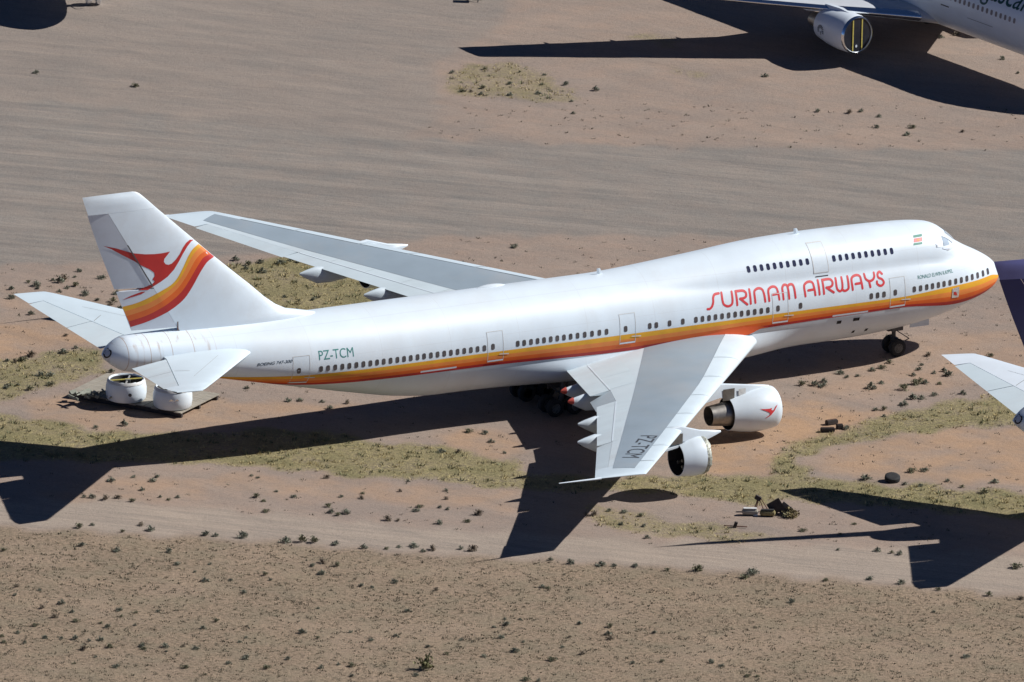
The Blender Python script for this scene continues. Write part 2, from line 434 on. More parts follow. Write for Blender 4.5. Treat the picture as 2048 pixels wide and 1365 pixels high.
def region(polys, weights=None):
    m = np.zeros(len(gxy))
    for i, P in enumerate(polys): m = np.maximum(m, in_poly(gpx, P) * (weights[i] if weights else 1.0))
    a = m.reshape(XX.shape)
    for _ in range(2):
        b = a.copy(); b[1:-1, 1:-1] = (a[1:-1, 1:-1] * 2 + a[:-2, 1:-1] + a[2:, 1:-1] + a[1:-1, :-2] + a[1:-1, 2:]) / 6; a = b
    return a.ravel()
m_grass = region(GRASS, GRASS_W); m_red = region([p for p, w in REDS], [w for p, w in REDS])
m_track = region(TRACK); m_scrub = region(SCRUB); m_road = region(ROADT + [[(-600,-600),(1150,-600),(1000,60),(860,130),(880,230),(800,285),(400,245),(150,210),(-600,195)]], [1.0, .6])
gz = (smooth_noise(XX, YY, 2.2, 11) * .012 + smooth_noise(XX, YY, .9, 12) * .012 + smooth_noise(XX, YY, 7, 13) * .02)
gz = np.where((np.abs(XX) < 120) & (np.abs(YY) < 160), gz, 0).ravel()
nx, ny = len(GX), len(GY)
idx = np.arange(nx * ny).reshape(nx, ny)
gf = np.stack([idx[:-1, :-1], idx[1:, :-1], idx[1:, 1:], idx[:-1, 1:]], -1).reshape(-1, 4)
gme = bpy.data.meshes.new('desert_ground')
gme.from_pydata(np.column_stack([gxy, gz]).tolist(), [], gf.tolist())
gme.polygons.foreach_set('use_smooth', [True] * len(gme.polygons))
for nm, arr in (('mask_a', np.column_stack([m_grass, m_red, m_track, np.ones(len(gxy))])), ('mask_b', np.column_stack([m_scrub, m_road, np.zeros(len(gxy)), np.ones(len(gxy))]))):
    at = gme.color_attributes.new(nm, 'FLOAT_COLOR', 'POINT'); at.data.foreach_set('color', arr.astype(np.float32).ravel())

def ground_material():
    m = bpy.data.materials.new('desert_soil'); m.use_nodes = True
    nt = m.node_tree; N = nt.nodes; Lk = nt.links; b = N['Principled BSDF']; b.inputs['Roughness'].default_value = .95; b.inputs['Specular IOR Level'].default_value = .1
    geo = N.new('ShaderNodeNewGeometry')
    def noise(scale, det=5, rot=0.0, st=(1, 1, 1), rough=.55):
        mp = N.new('ShaderNodeMapping'); mp.inputs['Rotation'].default_value = (0, 0, rot); mp.inputs['Scale'].default_value = st
        # rotate first, then stretch
        mp2 = N.new('ShaderNodeMapping'); mp2.inputs['Scale'].default_value = st; mp.inputs['Scale'].default_value = (1, 1, 1)
        Lk.new(geo.outputs['Position'], mp.inputs['Vector']); Lk.new(mp.outputs['Vector'], mp2.inputs['Vector'])
        n = N.new('ShaderNodeTexNoise'); n.inputs['Scale'].default_value = scale; n.inputs['Detail'].default_value = det; n.inputs['Roughness'].default_value = rough; n.inputs['Distortion'].default_value = .9 if st[0] < .2 else 0.0
        Lk.new(mp2.outputs['Vector'], n.inputs['Vector']); return n.outputs['Fac']
    def ramp(f, p0, p1, c0=(0, 0, 0), c1=(1, 1, 1)):
        r = N.new('ShaderNodeValToRGB'); r.color_ramp.elements[0].position = p0; r.color_ramp.elements[1].position = p1
        r.color_ramp.elements[0].color = (*c0, 1); r.color_ramp.elements[1].color = (*c1, 1); Lk.new(f, r.inputs['Fac']); return r.outputs['Color']
    def mix(f, a, c, mode='MIX'):
        n = N.new('ShaderNodeMix'); n.data_type = 'RGBA'; n.blend_type = mode
        for k, q in (('Factor', f), ('A', a), ('B', c)):
            if isinstance(q, (int, float)): n.inputs[k].default_value = q
            elif isinstance(q, tuple): n.inputs[k].default_value = (*q, 1)
            else: Lk.new(q, n.inputs[k])
        return n.outputs['Result']
    def mth(op, a, c, cl=True):
        n = N.new('ShaderNodeMath'); n.operation = op; n.use_clamp = cl
        for i, q in enumerate((a, c)):
            if isinstance(q, (int, float)): n.inputs[i].default_value = q
            else: Lk.new(q, n.inputs[i])
        return n.outputs[0]
    aA = N.new('ShaderNodeAttribute'); aA.attribute_name = 'mask_a'; sA = N.new('ShaderNodeSeparateColor'); Lk.new(aA.outputs['Color'], sA.inputs[0])
    aB = N.new('ShaderNodeAttribute'); aB.attribute_name = 'mask_b'; sB = N.new('ShaderNodeSeparateColor'); Lk.new(aB.outputs['Color'], sB.inputs[0])
    grass, red, track = sA.outputs[0], sA.outputs[1], sA.outputs[2]; scrub, road = sB.outputs[0], sB.outputs[1]
    big = noise(.06, 5); mid = noise(.4, 6); blot = noise(.13, 6, rough=.65); fine = noise(3.2, 6, rough=.7); grit = noise(9, 4, rough=.75); grit2 = noise(23, 3, rough=.7)
    streak = noise(1.0, 6, R(13), (.03, .55, 1), rough=.65); streak2 = noise(1.0, 5, R(15), (.05, 1.8, 1), rough=.6)
    base = mix(ramp(big, .35, .65), (0.287, 0.228, 0.190), (0.328, 0.253, 0.204))
    base = mix(mth('MULTIPLY', ramp(mid, .42, .68), .5), base, (0.347, 0.247, 0.188))
    base = mix(mth('MULTIPLY', ramp(blot, .48, .66), .55), base, (0.257, 0.215, 0.185))
    # graded gravel: greyer, drawn out in wheel and grader marks
    grey = mix(ramp(streak, .38, .64), (0.211, 0.192, 0.173), (0.284, 0.247, 0.214))
    grey = mix(mth('MULTIPLY', ramp(streak2, .45, .62), .4), grey, (0.205, 0.188, 0.173))
    base = mix(mth('MULTIPLY', road, ramp(mid, .25, .6)), base, grey)
    base = mix(mth('MULTIPLY', road, .6), base, grey)
    base = mix(mth('MULTIPLY', mth('SUBTRACT', 1.0, road), mth('MULTIPLY', ramp(streak, .48, .68), .4)), base, (0.244, 0.201, 0.171))
    base = mix(mth('MULTIPLY', red, ramp(mid, .15, .6)), base, (0.404, 0.262, 0.164))
    tr = mix(ramp(streak2, .4, .62), (0.314, 0.262, 0.216), (0.383, 0.314, 0.254))
    base = mix(mth('MULTIPLY', track, .85), base, tr)
    sc = mix(ramp(fine, .36, .6), (0.199, 0.157, 0.108), (0.364, 0.270, 0.191)); sc = mix(mth('MULTIPLY', ramp(mid, .45, .62), .6), sc, (0.271, 0.224, 0.156))
    sc = mix(mth('MULTIPLY', ramp(blot, .5, .62), .5), sc, (0.383, 0.286, 0.207))
    base = mix(scrub, base, sc)
    gr = mix(ramp(fine, .36, .62), (.180, .158, .078), (.400, .335, .170)); gr = mix(mth('MULTIPLY', ramp(mid, .44, .64), .7), gr, (.205, .190, .092))
    gr = mix(mth('MULTIPLY', ramp(blot, .45, .62), .45), gr, (.33, .27, .155))
    gr = mix(mth('MULTIPLY', ramp(noise(6.0, 4, rough=.75), .50, .64), .6), gr, (.115, .105, .055))  # dark speckles painted in as shadows among the grass
    edge = mth('ADD', mth('MULTIPLY', mth('SUBTRACT', fine, .5, False), 1.1, False), mth('MULTIPLY', mth('SUBTRACT', mid, .5, False), 1.0, False), False)
    gm = ramp(mth('ADD', grass, edge, False), .34, 1.0)
    base = mix(mth('MULTIPLY', gm, .92), base, gr)
    # broad mottling and crossing wheel marks on the bare ground
    mott = noise(.40, 9, R(24), (.45, 1.1, 1), rough=.74); cross = noise(1.0, 6, R(38), (.05, .7, 1), rough=.62)
    base = mix(mth('MULTIPLY', ramp(mott, .40, .62), .55), base, mix(1.0, base, (.78, .80, .83), 'MULTIPLY'))
    base = mix(mth('MULTIPLY', ramp(mott, .56, .72), .5), base, mix(1.0, base, (1.18, 1.14, 1.10), 'MULTIPLY'))
    base = mix(mth('MULTIPLY', ramp(cross, .50, .66), .5), base, mix(1.0, base, (.84, .86, .88), 'MULTIPLY'))
    ruts = noise(1.0, 3, R(12.5), (.012, 3.4, 1), rough=.5)
    rutm = mth('MULTIPLY', mth('MAXIMUM', road, track), mth('MULTIPLY', ramp(ruts, .54, .66), .28))
    base = mix(rutm, base, mix(1.0, base, (.80, .81, .82), 'MULTIPLY'))
    rutl = mth('MULTIPLY', mth('MAXIMUM', road, track), mth('MULTIPLY', mth('SUBTRACT', 1.0, ramp(ruts, .34, .45)), .32))
    base = mix(rutl, base, mix(1.0, base, (1.20, 1.17, 1.14), 'MULTIPLY'))
    # grit and pebbles
    base = mix(mth('MULTIPLY', ramp(grit, .42, .66), .7), base, mix(1.0, base, (1.36, 1.35, 1.33), 'MULTIPLY'))
    base = mix(mth('MULTIPLY', ramp(grit2, .48, .62), .62), base, mix(1.0, base, (.62, .62, .62), 'MULTIPLY'))
    base = mix(mth('MULTIPLY', mth('SUBTRACT', 1.0, ramp(fine, .34, .50)), .42), base, mix(1.0, base, (.66, .65, .64), 'MULTIPLY'))
    Lk.new(base, b.inputs['Base Color'])
    hgt = mth('ADD', mth('MULTIPLY', fine, 1.0), mth('MULTIPLY', grit, .5), False)
    bp = N.new('ShaderNodeBump'); bp.inputs['Distance'].default_value = .16
    Lk.new(mth('ADD', .30, mth('MULTIPLY', mth('MAXIMUM', scrub, grass), .6)), bp.inputs['Strength'])
    Lk.new(hgt, bp.inputs['Height']); Lk.new(bp.outputs['Normal'], b.inputs['Normal'])
    return m
gme.materials.append(ground_material()); gme.update()
gobj = link('desert_ground', gme); gobj['kind'] = 'structure'

# ================================================================== THE WHITE FOUR-ENGINE JETLINER
PSI = R(29.795); PIT, ROLL = -.523, 1.792
hx, hy = math.cos(PSI), math.sin(PSI)
root, MAT = ac_root('jetliner', 2.999 + hx * 34.3, -14.359 + hy * 34.3, PSI, PIT, ROLL, math.radians(PIT) * 25)
tag(root, 'white four-engine jumbo jet with yellow, orange and red stripes and red lettering', 'airplane', 'jumbo jets parked on the desert')

body = Body(
    zb=([0,.08,.3,.9,2.1,4,6,8.5,11.4,14.5,18,44,47,50.5,54.3,60,65.3,66.5,67.3,68.26,68.6,68.83],
        [4.98,4.70,4.48,4.10,3.64,3.06,2.60,2.25,2.03,1.96,1.95,1.95,2.25,2.95,3.80,5.05,6.12,6.25,6.40,7.00,7.3,7.62]),
    zm=([0,.08,.3,.6,1.55,2.76,3.85,4.7,6,8,12,50,66,67.1,67.6,68.1,68.5,68.83],
        [4.98,5.42,5.80,6.12,6.74,7.36,7.95,8.22,8.48,8.62,8.67,8.67,8.74,8.72,8.58,8.3,7.98,7.64]),
    w=([0,.08,.3,.9,2.1,3.2,4.5,6,8,10,12,46,50,54,58,62,65,66.5,67.3,67.9,68.4,68.83],
       [.02,.38,.72,1.28,1.95,2.38,2.72,2.98,3.15,3.22,3.25,3.25,3.2,3.0,2.55,1.95,1.52,1.38,1.25,1.0,.62,.04]),
    zc=([0,1,3,6,10,14,46,50,54,58,62,66,68.83], [4.98,5.0,5.1,5.22,5.3,5.31,5.31,5.42,5.72,6.25,6.82,7.42,7.63]),
    lobe=(([3.6,3.85,4.2,4.7,5.2,5.7,6.5,7.4,9,11.3,15.2,19,21,23,25,26.8,29.5,31,32.2], [7.85,8.06,8.40,8.80,9.12,9.31,9.45,9.54,9.62,9.68,9.72,9.64,9.50,9.31,9.14,9.0,8.8,8.72,8.66]),
          ([3.6,4.2,4.7,5.4,6.5,8,10,13,22,26,29.5,32.2], [1.35,1.75,1.98,2.18,2.35,2.46,2.52,2.56,2.56,2.6,2.7,2.75]),
          ([3.6,6,10,32.2], [.8,.92,1.0,1.0])))
st = [0,.02,.05,.08,.12,.17,.23,.3,.38,.48,.6,.75,.9] + list(np.arange(1.05, 12.0, .2)) + list(np.arange(12.3, 46.1, .75)) + list(np.arange(46.5, 66.1, .35)) + \
     [66.3,66.6,66.9,67.1,67.3,67.5,67.7,67.9,68.05,68.2,68.35,68.5,68.6,68.7,68.78,68.83]
fus = MB().loft([body.ring(s, 96) for s in st]).build('fuselage', FUSE, root, True, 40)
SIDE = body.side(.010)

def px2body(u, v, s0=None, z0=5.8):
    return solve(body.side(0.0), MAT, u, v, s0 if s0 is not None else 3.0 + (1950 - u) / 26.1, z0)

# ---- stripes along the body
tops = [(642,748.5),(876,719.5),(969,707),(1256,669),(1562,627),(1797,595.5),(1900,574.0),(1950,562),(1980,551)]
bots = [(642,769),(876,745),(969,733),(1256,702),(1562,651.5),(1797,616.2),(1900,599.4),(1945,583)]
T = sorted([tuple(px2body(u, v, None, 5.2)) for u, v in tops]); B = sorted([tuple(px2body(u, v, None, 4.2)) for u, v in bots])
ztop = pchip([0.05] + [t[0] for t in T if t[0] > .4] + [63.0], [5.05] + [t[1] for t in T if t[0] > .4] + [T[-1][1] + .25])
print('stripe', [(round(a, 1), round(b, 2)) for a, b in T], [(round(a, 1), round(b, 2)) for a, b in B])
zbot = pchip([.05, .3, .9, 2.1, 4.0] + [t[0] for t in B if t[0] > 6] + [63.0], [4.80, 4.56, 4.36, 4.16, 4.08] + [t[1] for t in B if t[0] > 6] + [B[-1][1] + .3])
ss = [.06,.1,.16,.23,.3,.38,.48,.6,.75,.9] + list(np.arange(1.05, 12.0, .2)) + list(np.arange(12.5, 46, 1.0)) + list(np.arange(46.5, 62.6, .35))
for nm, f0, f1, mt in (('yellow_stripe', 0, .27, YEL), ('light_orange_stripe', .27, .53, SAL), ('orange_stripe', .53, .79, ORA), ('red_stripe', .79, 1.0, RED)):
    for sg in (1, -1):
        v, f = [], []; k = 7
        for i, s in enumerate(ss):
            a, b = ztop(s), zbot(s)
            for j in range(k):
                z = a + (b - a) * (f0 + (f1 - f0) * j / (k - 1)); z = max(z, body.zb(s) + .02)
                v.append(V(s, sg * (body.yhalf(s, z) + .008), z))
        for i in range(len(ss) - 1):
            for j in range(k - 1): f.append((i * k + j, (i + 1) * k + j, (i + 1) * k + j + 1, i * k + j + 1))
        part(nm, v, f, mt, fus, True)

# ---- cabin windows
def window(name, s, z, w, h, mat, par=None, off=.014):
    P = [(s + w / 2 * sx_ * a, z + h / 2 * b * sy_) for sx_, sy_, a, b in
         ((1, -1, .55, 1), (1, -1, 1, .62), (1, 1, 1, .62), (1, 1, .55, 1), (-1, 1, .55, 1), (-1, 1, 1, .62), (-1, -1, 1, .62), (-1, -1, .55, 1))]
    sf = body.side(off)
    return part(name, [sf(a, b) for a, b in P], [tuple(range(8))], mat, par or fus)
ZW = 5.758
wx = list(np.interp(np.arange(25), range(25), [642.2 + i * 13.61 for i in range(25)]))
wx = [500 + q / 2.926 for q in (416,457,499,541,582,623,664,705,744,783,823,863,902,941,981,1019,1059,1098,1137,1176,1215,1254,1293,1332,1372)]
wy0 = [738.4 + (696.7 - 738.4) * i / 24 for i in range(25)]
wins = list(zip(wx, wy0))
mx_ = [1035.6,1048.5,1062.2,1075.2,1088.2,1101.6,1114.7,1128,1141.4,1155.2,1169.5,1184.1,1198.8,1213.1]
wins += [(x, 687.4 - (x - 1035.6) * .1325) for x in mx_]
fx = [1299.6,1312.7,1339.2,1365.7] + [1080 + q / 4.267 for q in (1331,1387,1443,1498,1554,1610,1666,1721,1777,1833,1889,1945)] + [1601.2,1742.7,1755.3,1768.1]
wins += [(x, 640.3 - (x - 1391.9) * .1355) for x in fx]
wins += [(1500 + q / 3.737, 400 + r / 3.737) for q, r in ((1228,660),(1275,651),(1321,642),(1364,633),(1408,624),(1450,615),(1494,606),(1537,596),(1579,586),(1620,575),(1660,564),(1700,553),(1740,540),(1776,527))]
for u, v in wins:
    s, z = px2body(u, v)
    z = ZW + (z - ZW) * (.35 if s < 9 else .1)
    window('cabin_window', s, z, .27, .40, GLASS)
for u, v in [(1497 + 13.08 * i, 539 - i * 1.72) for i in range(10)] + [(1667.8 + 12.83 * i, 517.2 - i * 1.65) for i in range(10)]:
    s, z = px2body(u, v, None, 8.5)
    window('upper_deck_window', s, z, .25, .38, GLASSB)

# ---- doors: raised panel, pale outline, window, hinge arm
def strip_outline(x0, x1, z0, z1, t):
    return [[(x0, z0), (x1, z0), (x1, z0 + t), (x0, z0 + t)], [(x0, z1 - t), (x1, z1 - t), (x1, z1), (x0, z1)],
            [(x0, z0 + t), (x0 + t, z0 + t), (x0 + t, z1 - t), (x0, z1 - t)], [(x1 - t, z0 + t), (x1, z0 + t), (x1, z1 - t), (x1 - t, z1 - t)]]
for cx, wxp, yc in ((603.5, 598, 740.5), (991.5, 986, 693.5), (1256, 1251.3, 657), (1561.5, 1556, 616.5), (1796, 1790.6, 583.5)):
    s, z = px2body(cx, yc); sw, _ = px2body(wxp, yc)
    hw = .58
    dr = decal('cabin_door', [[(s - hw, ZW - 1.0), (s + hw, ZW - 1.0), (s + hw, ZW + .98), (s - hw, ZW + .98)]], body.side(.003), DOORW, root, (.2, .1))
    decal('door_outline', strip_outline(s - hw - .03, s + hw + .03, ZW - 1.03, ZW + 1.01,   .035), body.side(.016), FRAME, dr, (.4, .25))
    decal('door_sill', [[(s - hw, ZW - 1.0), (s + hw, ZW - 1.0), (s + hw, ZW - .90), (s - hw, ZW - .90)]], body.side(.05), DOORW, dr, (.4, .25))
    decal('door_hinge', [[(s - hw - .42, ZW - .62), (s - hw + .30, ZW - .56), (s - hw + .30, ZW - .50), (s - hw - .42, ZW - .54)]], body.side(.04), FRAME, dr, (.3, .3))
    window('door_window', sw, ZW + .02, .27, .40, GLASS, dr, .016)
s, z = px2body(1638, 514, None, 8.4)
ud = decal('upper_deck_door', [[(s - .55, z - .95), (s + .55, z - .95), (s + .55, z + .75), (s - .55, z + .75)]], body.side(.010), DOORW, root, (.4, .15))
decal('door_outline', strip_outline(s - .6, s + .6, z - 1.0, z + .8, .05), body.side(.018), FRAME, ud, (.4, .15))
decal('door_step', [[(s - .5, z - 1.25), (s + .5, z - 1.25), (s + .5, z - 1.18), (s - .5, z - 1.18)]], body.side(.04), GEAR, ud, (.4, .15))
for (u0, v0), (u1, v1) in (((1664, 636), (1735, 625.5)), ((840, 747), (912, 738))):
    a = px2body(u0, v0, None, 4.4); b = px2body(u1, v1, None, 4.4); zz = (a[1] + b[1]) / 2 + .12
    decal('cargo_door_rail', [[(a[0], zz - .06), (a[0], zz + .06), (b[0], zz + .06), (b[0], zz - .06)]], body.side(.04), DOORW, fus, (.4, .3))
for u, v, w_ in ((1678, 645, .35), (1712.5, 639, .5), (1706, 664, .2), (1732, 660, .22)):
    a = px2body(u, v, None, 3.6)
    decal('belly_port', [[(a[0] - w_ / 2, a[1] - .12), (a[0] + w_ / 2, a[1] - .12), (a[0] + w_ / 2, a[1] + .12), (a[0] - w_ / 2, a[1] + .12)]], body.side(.014), DARK, fus)
a = px2body(1911, 586, None, 4.6)
decal('foil_patch', [[(a[0] - .32, a[1] - .38), (a[0] + .30, a[1] - .34), (a[0] + .34, a[1] + .34), (a[0] - .30, a[1] + .40)]], body.side(.03), FOIL, fus, (.2, .2))
decal('foil_tear', [[(a[0] - .16, a[1] - .22), (a[0] + .14, a[1] - .12), (a[0] + .18, a[1] + .10), (a[0] - .05, a[1] + .06)]], body.side(.045), RED, fus, (.2, .2))

# ---- cockpit glazing
def s_for(y, z):
    lo, hi = 3.0, 9.0
    for _ in range(40):
        m = (lo + hi) / 2
        if body.yhalf(m, z) < y: lo = m
        else: hi = m
    return hi
def pane(name, y0, y1, z0, z1, mat, sg, off=.03):
    v, f, k = [], [], 5
    for i in range(k):
        for j in range(k):
            y, z = y0 + (y1 - y0) * i / (k - 1), z0 + (z1 - z0) * j / (k - 1)
            v.append(V(s_for(y, z) - off, sg * (y + off * .5), z + off * .6))
    for i in range(k - 1):
        for j in range(k - 1): f.append((i * k + j, (i + 1) * k + j, (i + 1) * k + j + 1, i * k + j + 1))
    return part(name, v, f, mat, fus, True)
for sg in (1, -1):
    pane('windshield_pane', .05, .95, 8.16, 8.74, PANE, sg)
    pane('windshield_pane', 1.02, 1.5, 8.14, 8.72, FOILC, sg)
    for s0_, s1_ in ((4.95, 5.55), (5.65, 6.2)):
        decal('cockpit_side_window', [[(s0_, 8.16), (s1_, 8.20), (s1_ - .05, 8.72), (s0_ + .1, 8.72)]], body.side(.02, sg), PANE if s0_ < 5 else FOILC, fus, (.2, .2))
    decal('foil_cover', [[(4.55, 7.9), (5.2, 7.85), (5.7, 8.05), (5.6, 8.14), (4.9, 8.12), (4.5, 8.1)]], body.side(.03, sg), FOILC, fus, (.2, .2))

# ---- flag
fa = px2body(1836, 480, None, 8.3)
def flagpt(a, b): return (fa[0] + a - b * .25, fa[1] + b * .52)
for nm, z0, z1, mt in (('flag_green_band', .27, .50, M('flag_green', (.03, .22, .16), .5)), ('flag_red_band', -.20, .20, LETRED), ('flag_green_band', -.50, -.27, None)):
    mt = mt or bpy.data.materials['flag_green']
    decal(nm, [[flagpt(.36, z0), flagpt(-.36, z0), flagpt(-.36, z1), flagpt(.36, z1)]], SIDE, mt, fus, (.2, .2))
star = []
for k in range(10):
    r_ = .15 if k % 2 == 0 else .06
    star.append(flagpt(r_ * math.sin(k * math.pi / 5), r_ * math.cos(k * math.pi / 5)))
decal('flag_star', [star], body.side(.02), YEL, fus, (1, 1))

# ---- red airline lettering, strokes followed on the photograph
Z5 = lambda P: [(1420 + x / 5.39, 540 + y / 5.39) for x, y in P]
LET = {'S': [[(1437.4,586.9),(1429.2,589.2),(1426.4,595.8),(1426.4,605.1),(1424,613.3),(1419.8,618),(1415.1,618.7)]],
 'U': [Z5([(122,245),(135,330),(152,375),(195,393),(235,372),(243,325),(232,235)])],
 'R': [Z5([(275,230),(295,380)]), Z5([(277,231),(350,224),(385,245),(388,285),(362,305),(325,311)]), Z5([(325,311),(403,372)])],
 'I': [Z5([(422,210),(440,365)])], 'N': [Z5([(490,355),(478,250),(490,215),(525,198),(560,210),(580,250),(597,342)])],
 'A': [Z5([(640,335),(628,230),(645,195),(680,180),(715,195),(735,250),(748,320)]), Z5([(675,268),(738,256)])],
 'M': [Z5([(793,318),(782,225),(780,190),(797,162),(825,166),(840,200),(855,310)]), Z5([(836,185),(852,160),(885,157),(905,190),(923,300)])],
 'A2': [Z5([(1030,285),(1015,185),(1030,145),(1070,126),(1105,140),(1122,190),(1137,272)]), Z5([(1060,222),(1125,210)])],
 'I2': [Z5([(1160,112),(1182,265)])],
 'R2': [Z5([(1208,108),(1230,258)]), Z5([(1210,109),(1285,99),(1318,125),(1318,165),(1292,185),(1255,191)]), Z5([(1255,191),(1335,242)])],
 'W': [Z5([(1352,90),(1368,195),(1398,230),(1424,212),(1428,160),(1415,80)]), Z5([(1425,212),(1455,226),(1490,205),(1494,165),(1480,70)])],
 'A3': [Z5([(1540,215),(1525,110),(1540,72),(1580,56),(1615,70),(1630,120),(1645,200)]), Z5([(1570,152),(1635,140)])],
 'Y': [Z5([(1660,45),(1677,95),(1712,120),(1750,110),(1770,75),(1765,30)]), Z5([(1714,122),(1730,185)])],
 'S2': [Z5([(1853,42),(1825,20),(1806,45),(1815,82),(1855,102),(1874,135),(1858,165),(1830,170),(1803,150),(1800,125)])]}
for ch, strokes in LET.items():
    bm_all = []
    for k, P in enumerate(strokes):
        ab = [px2body(u, v, None, 7.0) for u, v in P]
        nm = 'red_letter' if k == 0 else 'red_letter_stroke'
        o = decal(nm, ribbon(catmull(ab, 5), .155), body.side(.011 + .003 * k), LETRED, fus if k == 0 else first, (.5, .25))
        if k == 0: first = o

def body_text(name, txt, u, v, u1, v1, hgt, mat, z0, shear=0.0, bold=0.0):
    a = px2body(u, v, None, z0); b = px2body(u1, v1, None, z0)
    bm = text_bm(txt, 1.0, shear, 1.0, bold)
    A = np.array([q.co[:2] for q in bm.verts]); lo, hi = A.min(0), A.max(0)
    wd = a[0] - b[0]
    for q in bm.verts:
        t = (q.co.x - lo[0]) / (hi[0] - lo[0])
        q.co = Vector((a[0] - t * wd, a[1] + (b[1] - a[1]) * t + (q.co.y - lo[1]) / (hi[1] - lo[1]) * hgt, 0))
    return finish_decal(name, bm, SIDE, mat, fus, (.5, .3))
body_text('registration_lettering', 'PZ-TCM', 638.5, 721, 708, 713.5, .60, TEAL, 6.4)
body_text('type_lettering', 'BOEING 747-300', 514, 733, 585, 725.5, .20, NAVYT, 6.2, .3, .01)
body_text('name_lettering', 'RONALD ELWIN KAPPEL', 1836, 559, 1906, 545.5, .24, TEAL, 6.7)

# ---- small things on the crown
def blade(s, y, z, h, l):
    mb = MB(); mb.loft([[V(s + a * l, y + b * .03, z - .1 + c * 0) for a, b, c in ((-.5, 0, 0), (0, 1, 0), (.5, 0, 0), (0, -1, 0))],
                        [V(s + .15 + a * l * .5, y + b * .015, z + h) for a, b in ((-.5, 0), (0, 1), (.5, 0), (0, -1))]])
    return mb.build('blade_antenna', WHITE, fus)
blade(16.0, .0, 9.72, .38, .5); blade(31.2, 0, 8.72, .38, .5)
rr = []
for t in np.linspace(0, 1, 9):
    k = math.sin(math.pi * min(max(t, .02), .98)) ** .5
    rr.append([V(38.2 + 2.1 * t, -.55 + .28 * k * math.cos(a), 8.60 + .18 * k * math.sin(a)) for a in np.linspace(0, 2 * math.pi, 10, endpoint=False)])
MB().loft(rr).build('crown_antenna_fairing', WHITE, fus, True)

# ---- wing-body fairing
def fair_row(s):
    t = (s - 16.2) / (42.0 - 16.2); e = min(1, t / .22, (1 - t) / .38); k = max(0, e) ** 2 * (3 - 2 * max(0, e))
    out = []; n = 36; a0 = -.36
    for i in range(n + 1):
        a = a0 + (-math.pi - 2 * a0) * i / n; q = abs(math.sin(math.pi * i / n)); cy, cz = math.cos(a), math.sin(a)
        flank = math.sin(math.pi * min(1, 2.3 * min(i, n - i) / n)) if min(i, n - i) / n < 1 / 2.3 else 0
        y = body.w(s) * cy; z = body.zc(s) + (body.zc(s) - body.zb(s)) * cz
        out.append(V(s, y + np.sign(cy) * .82 * k * flank + .006 * cy, z - .20 * k * q - .012))
    return out
FS = np.linspace(16.2, 42.0, 44); FR = [fair_row(s) for s in FS]; nr = len(FR[0])
part('wing_body_fairing', [p for r in FR for p in r], [(i * nr + j, i * nr + j + 1, (i + 1) * nr + j + 1, (i + 1) * nr + j) for i in range(len(FR) - 1) for j in range(nr - 1)], FUSE, root, True, 60)

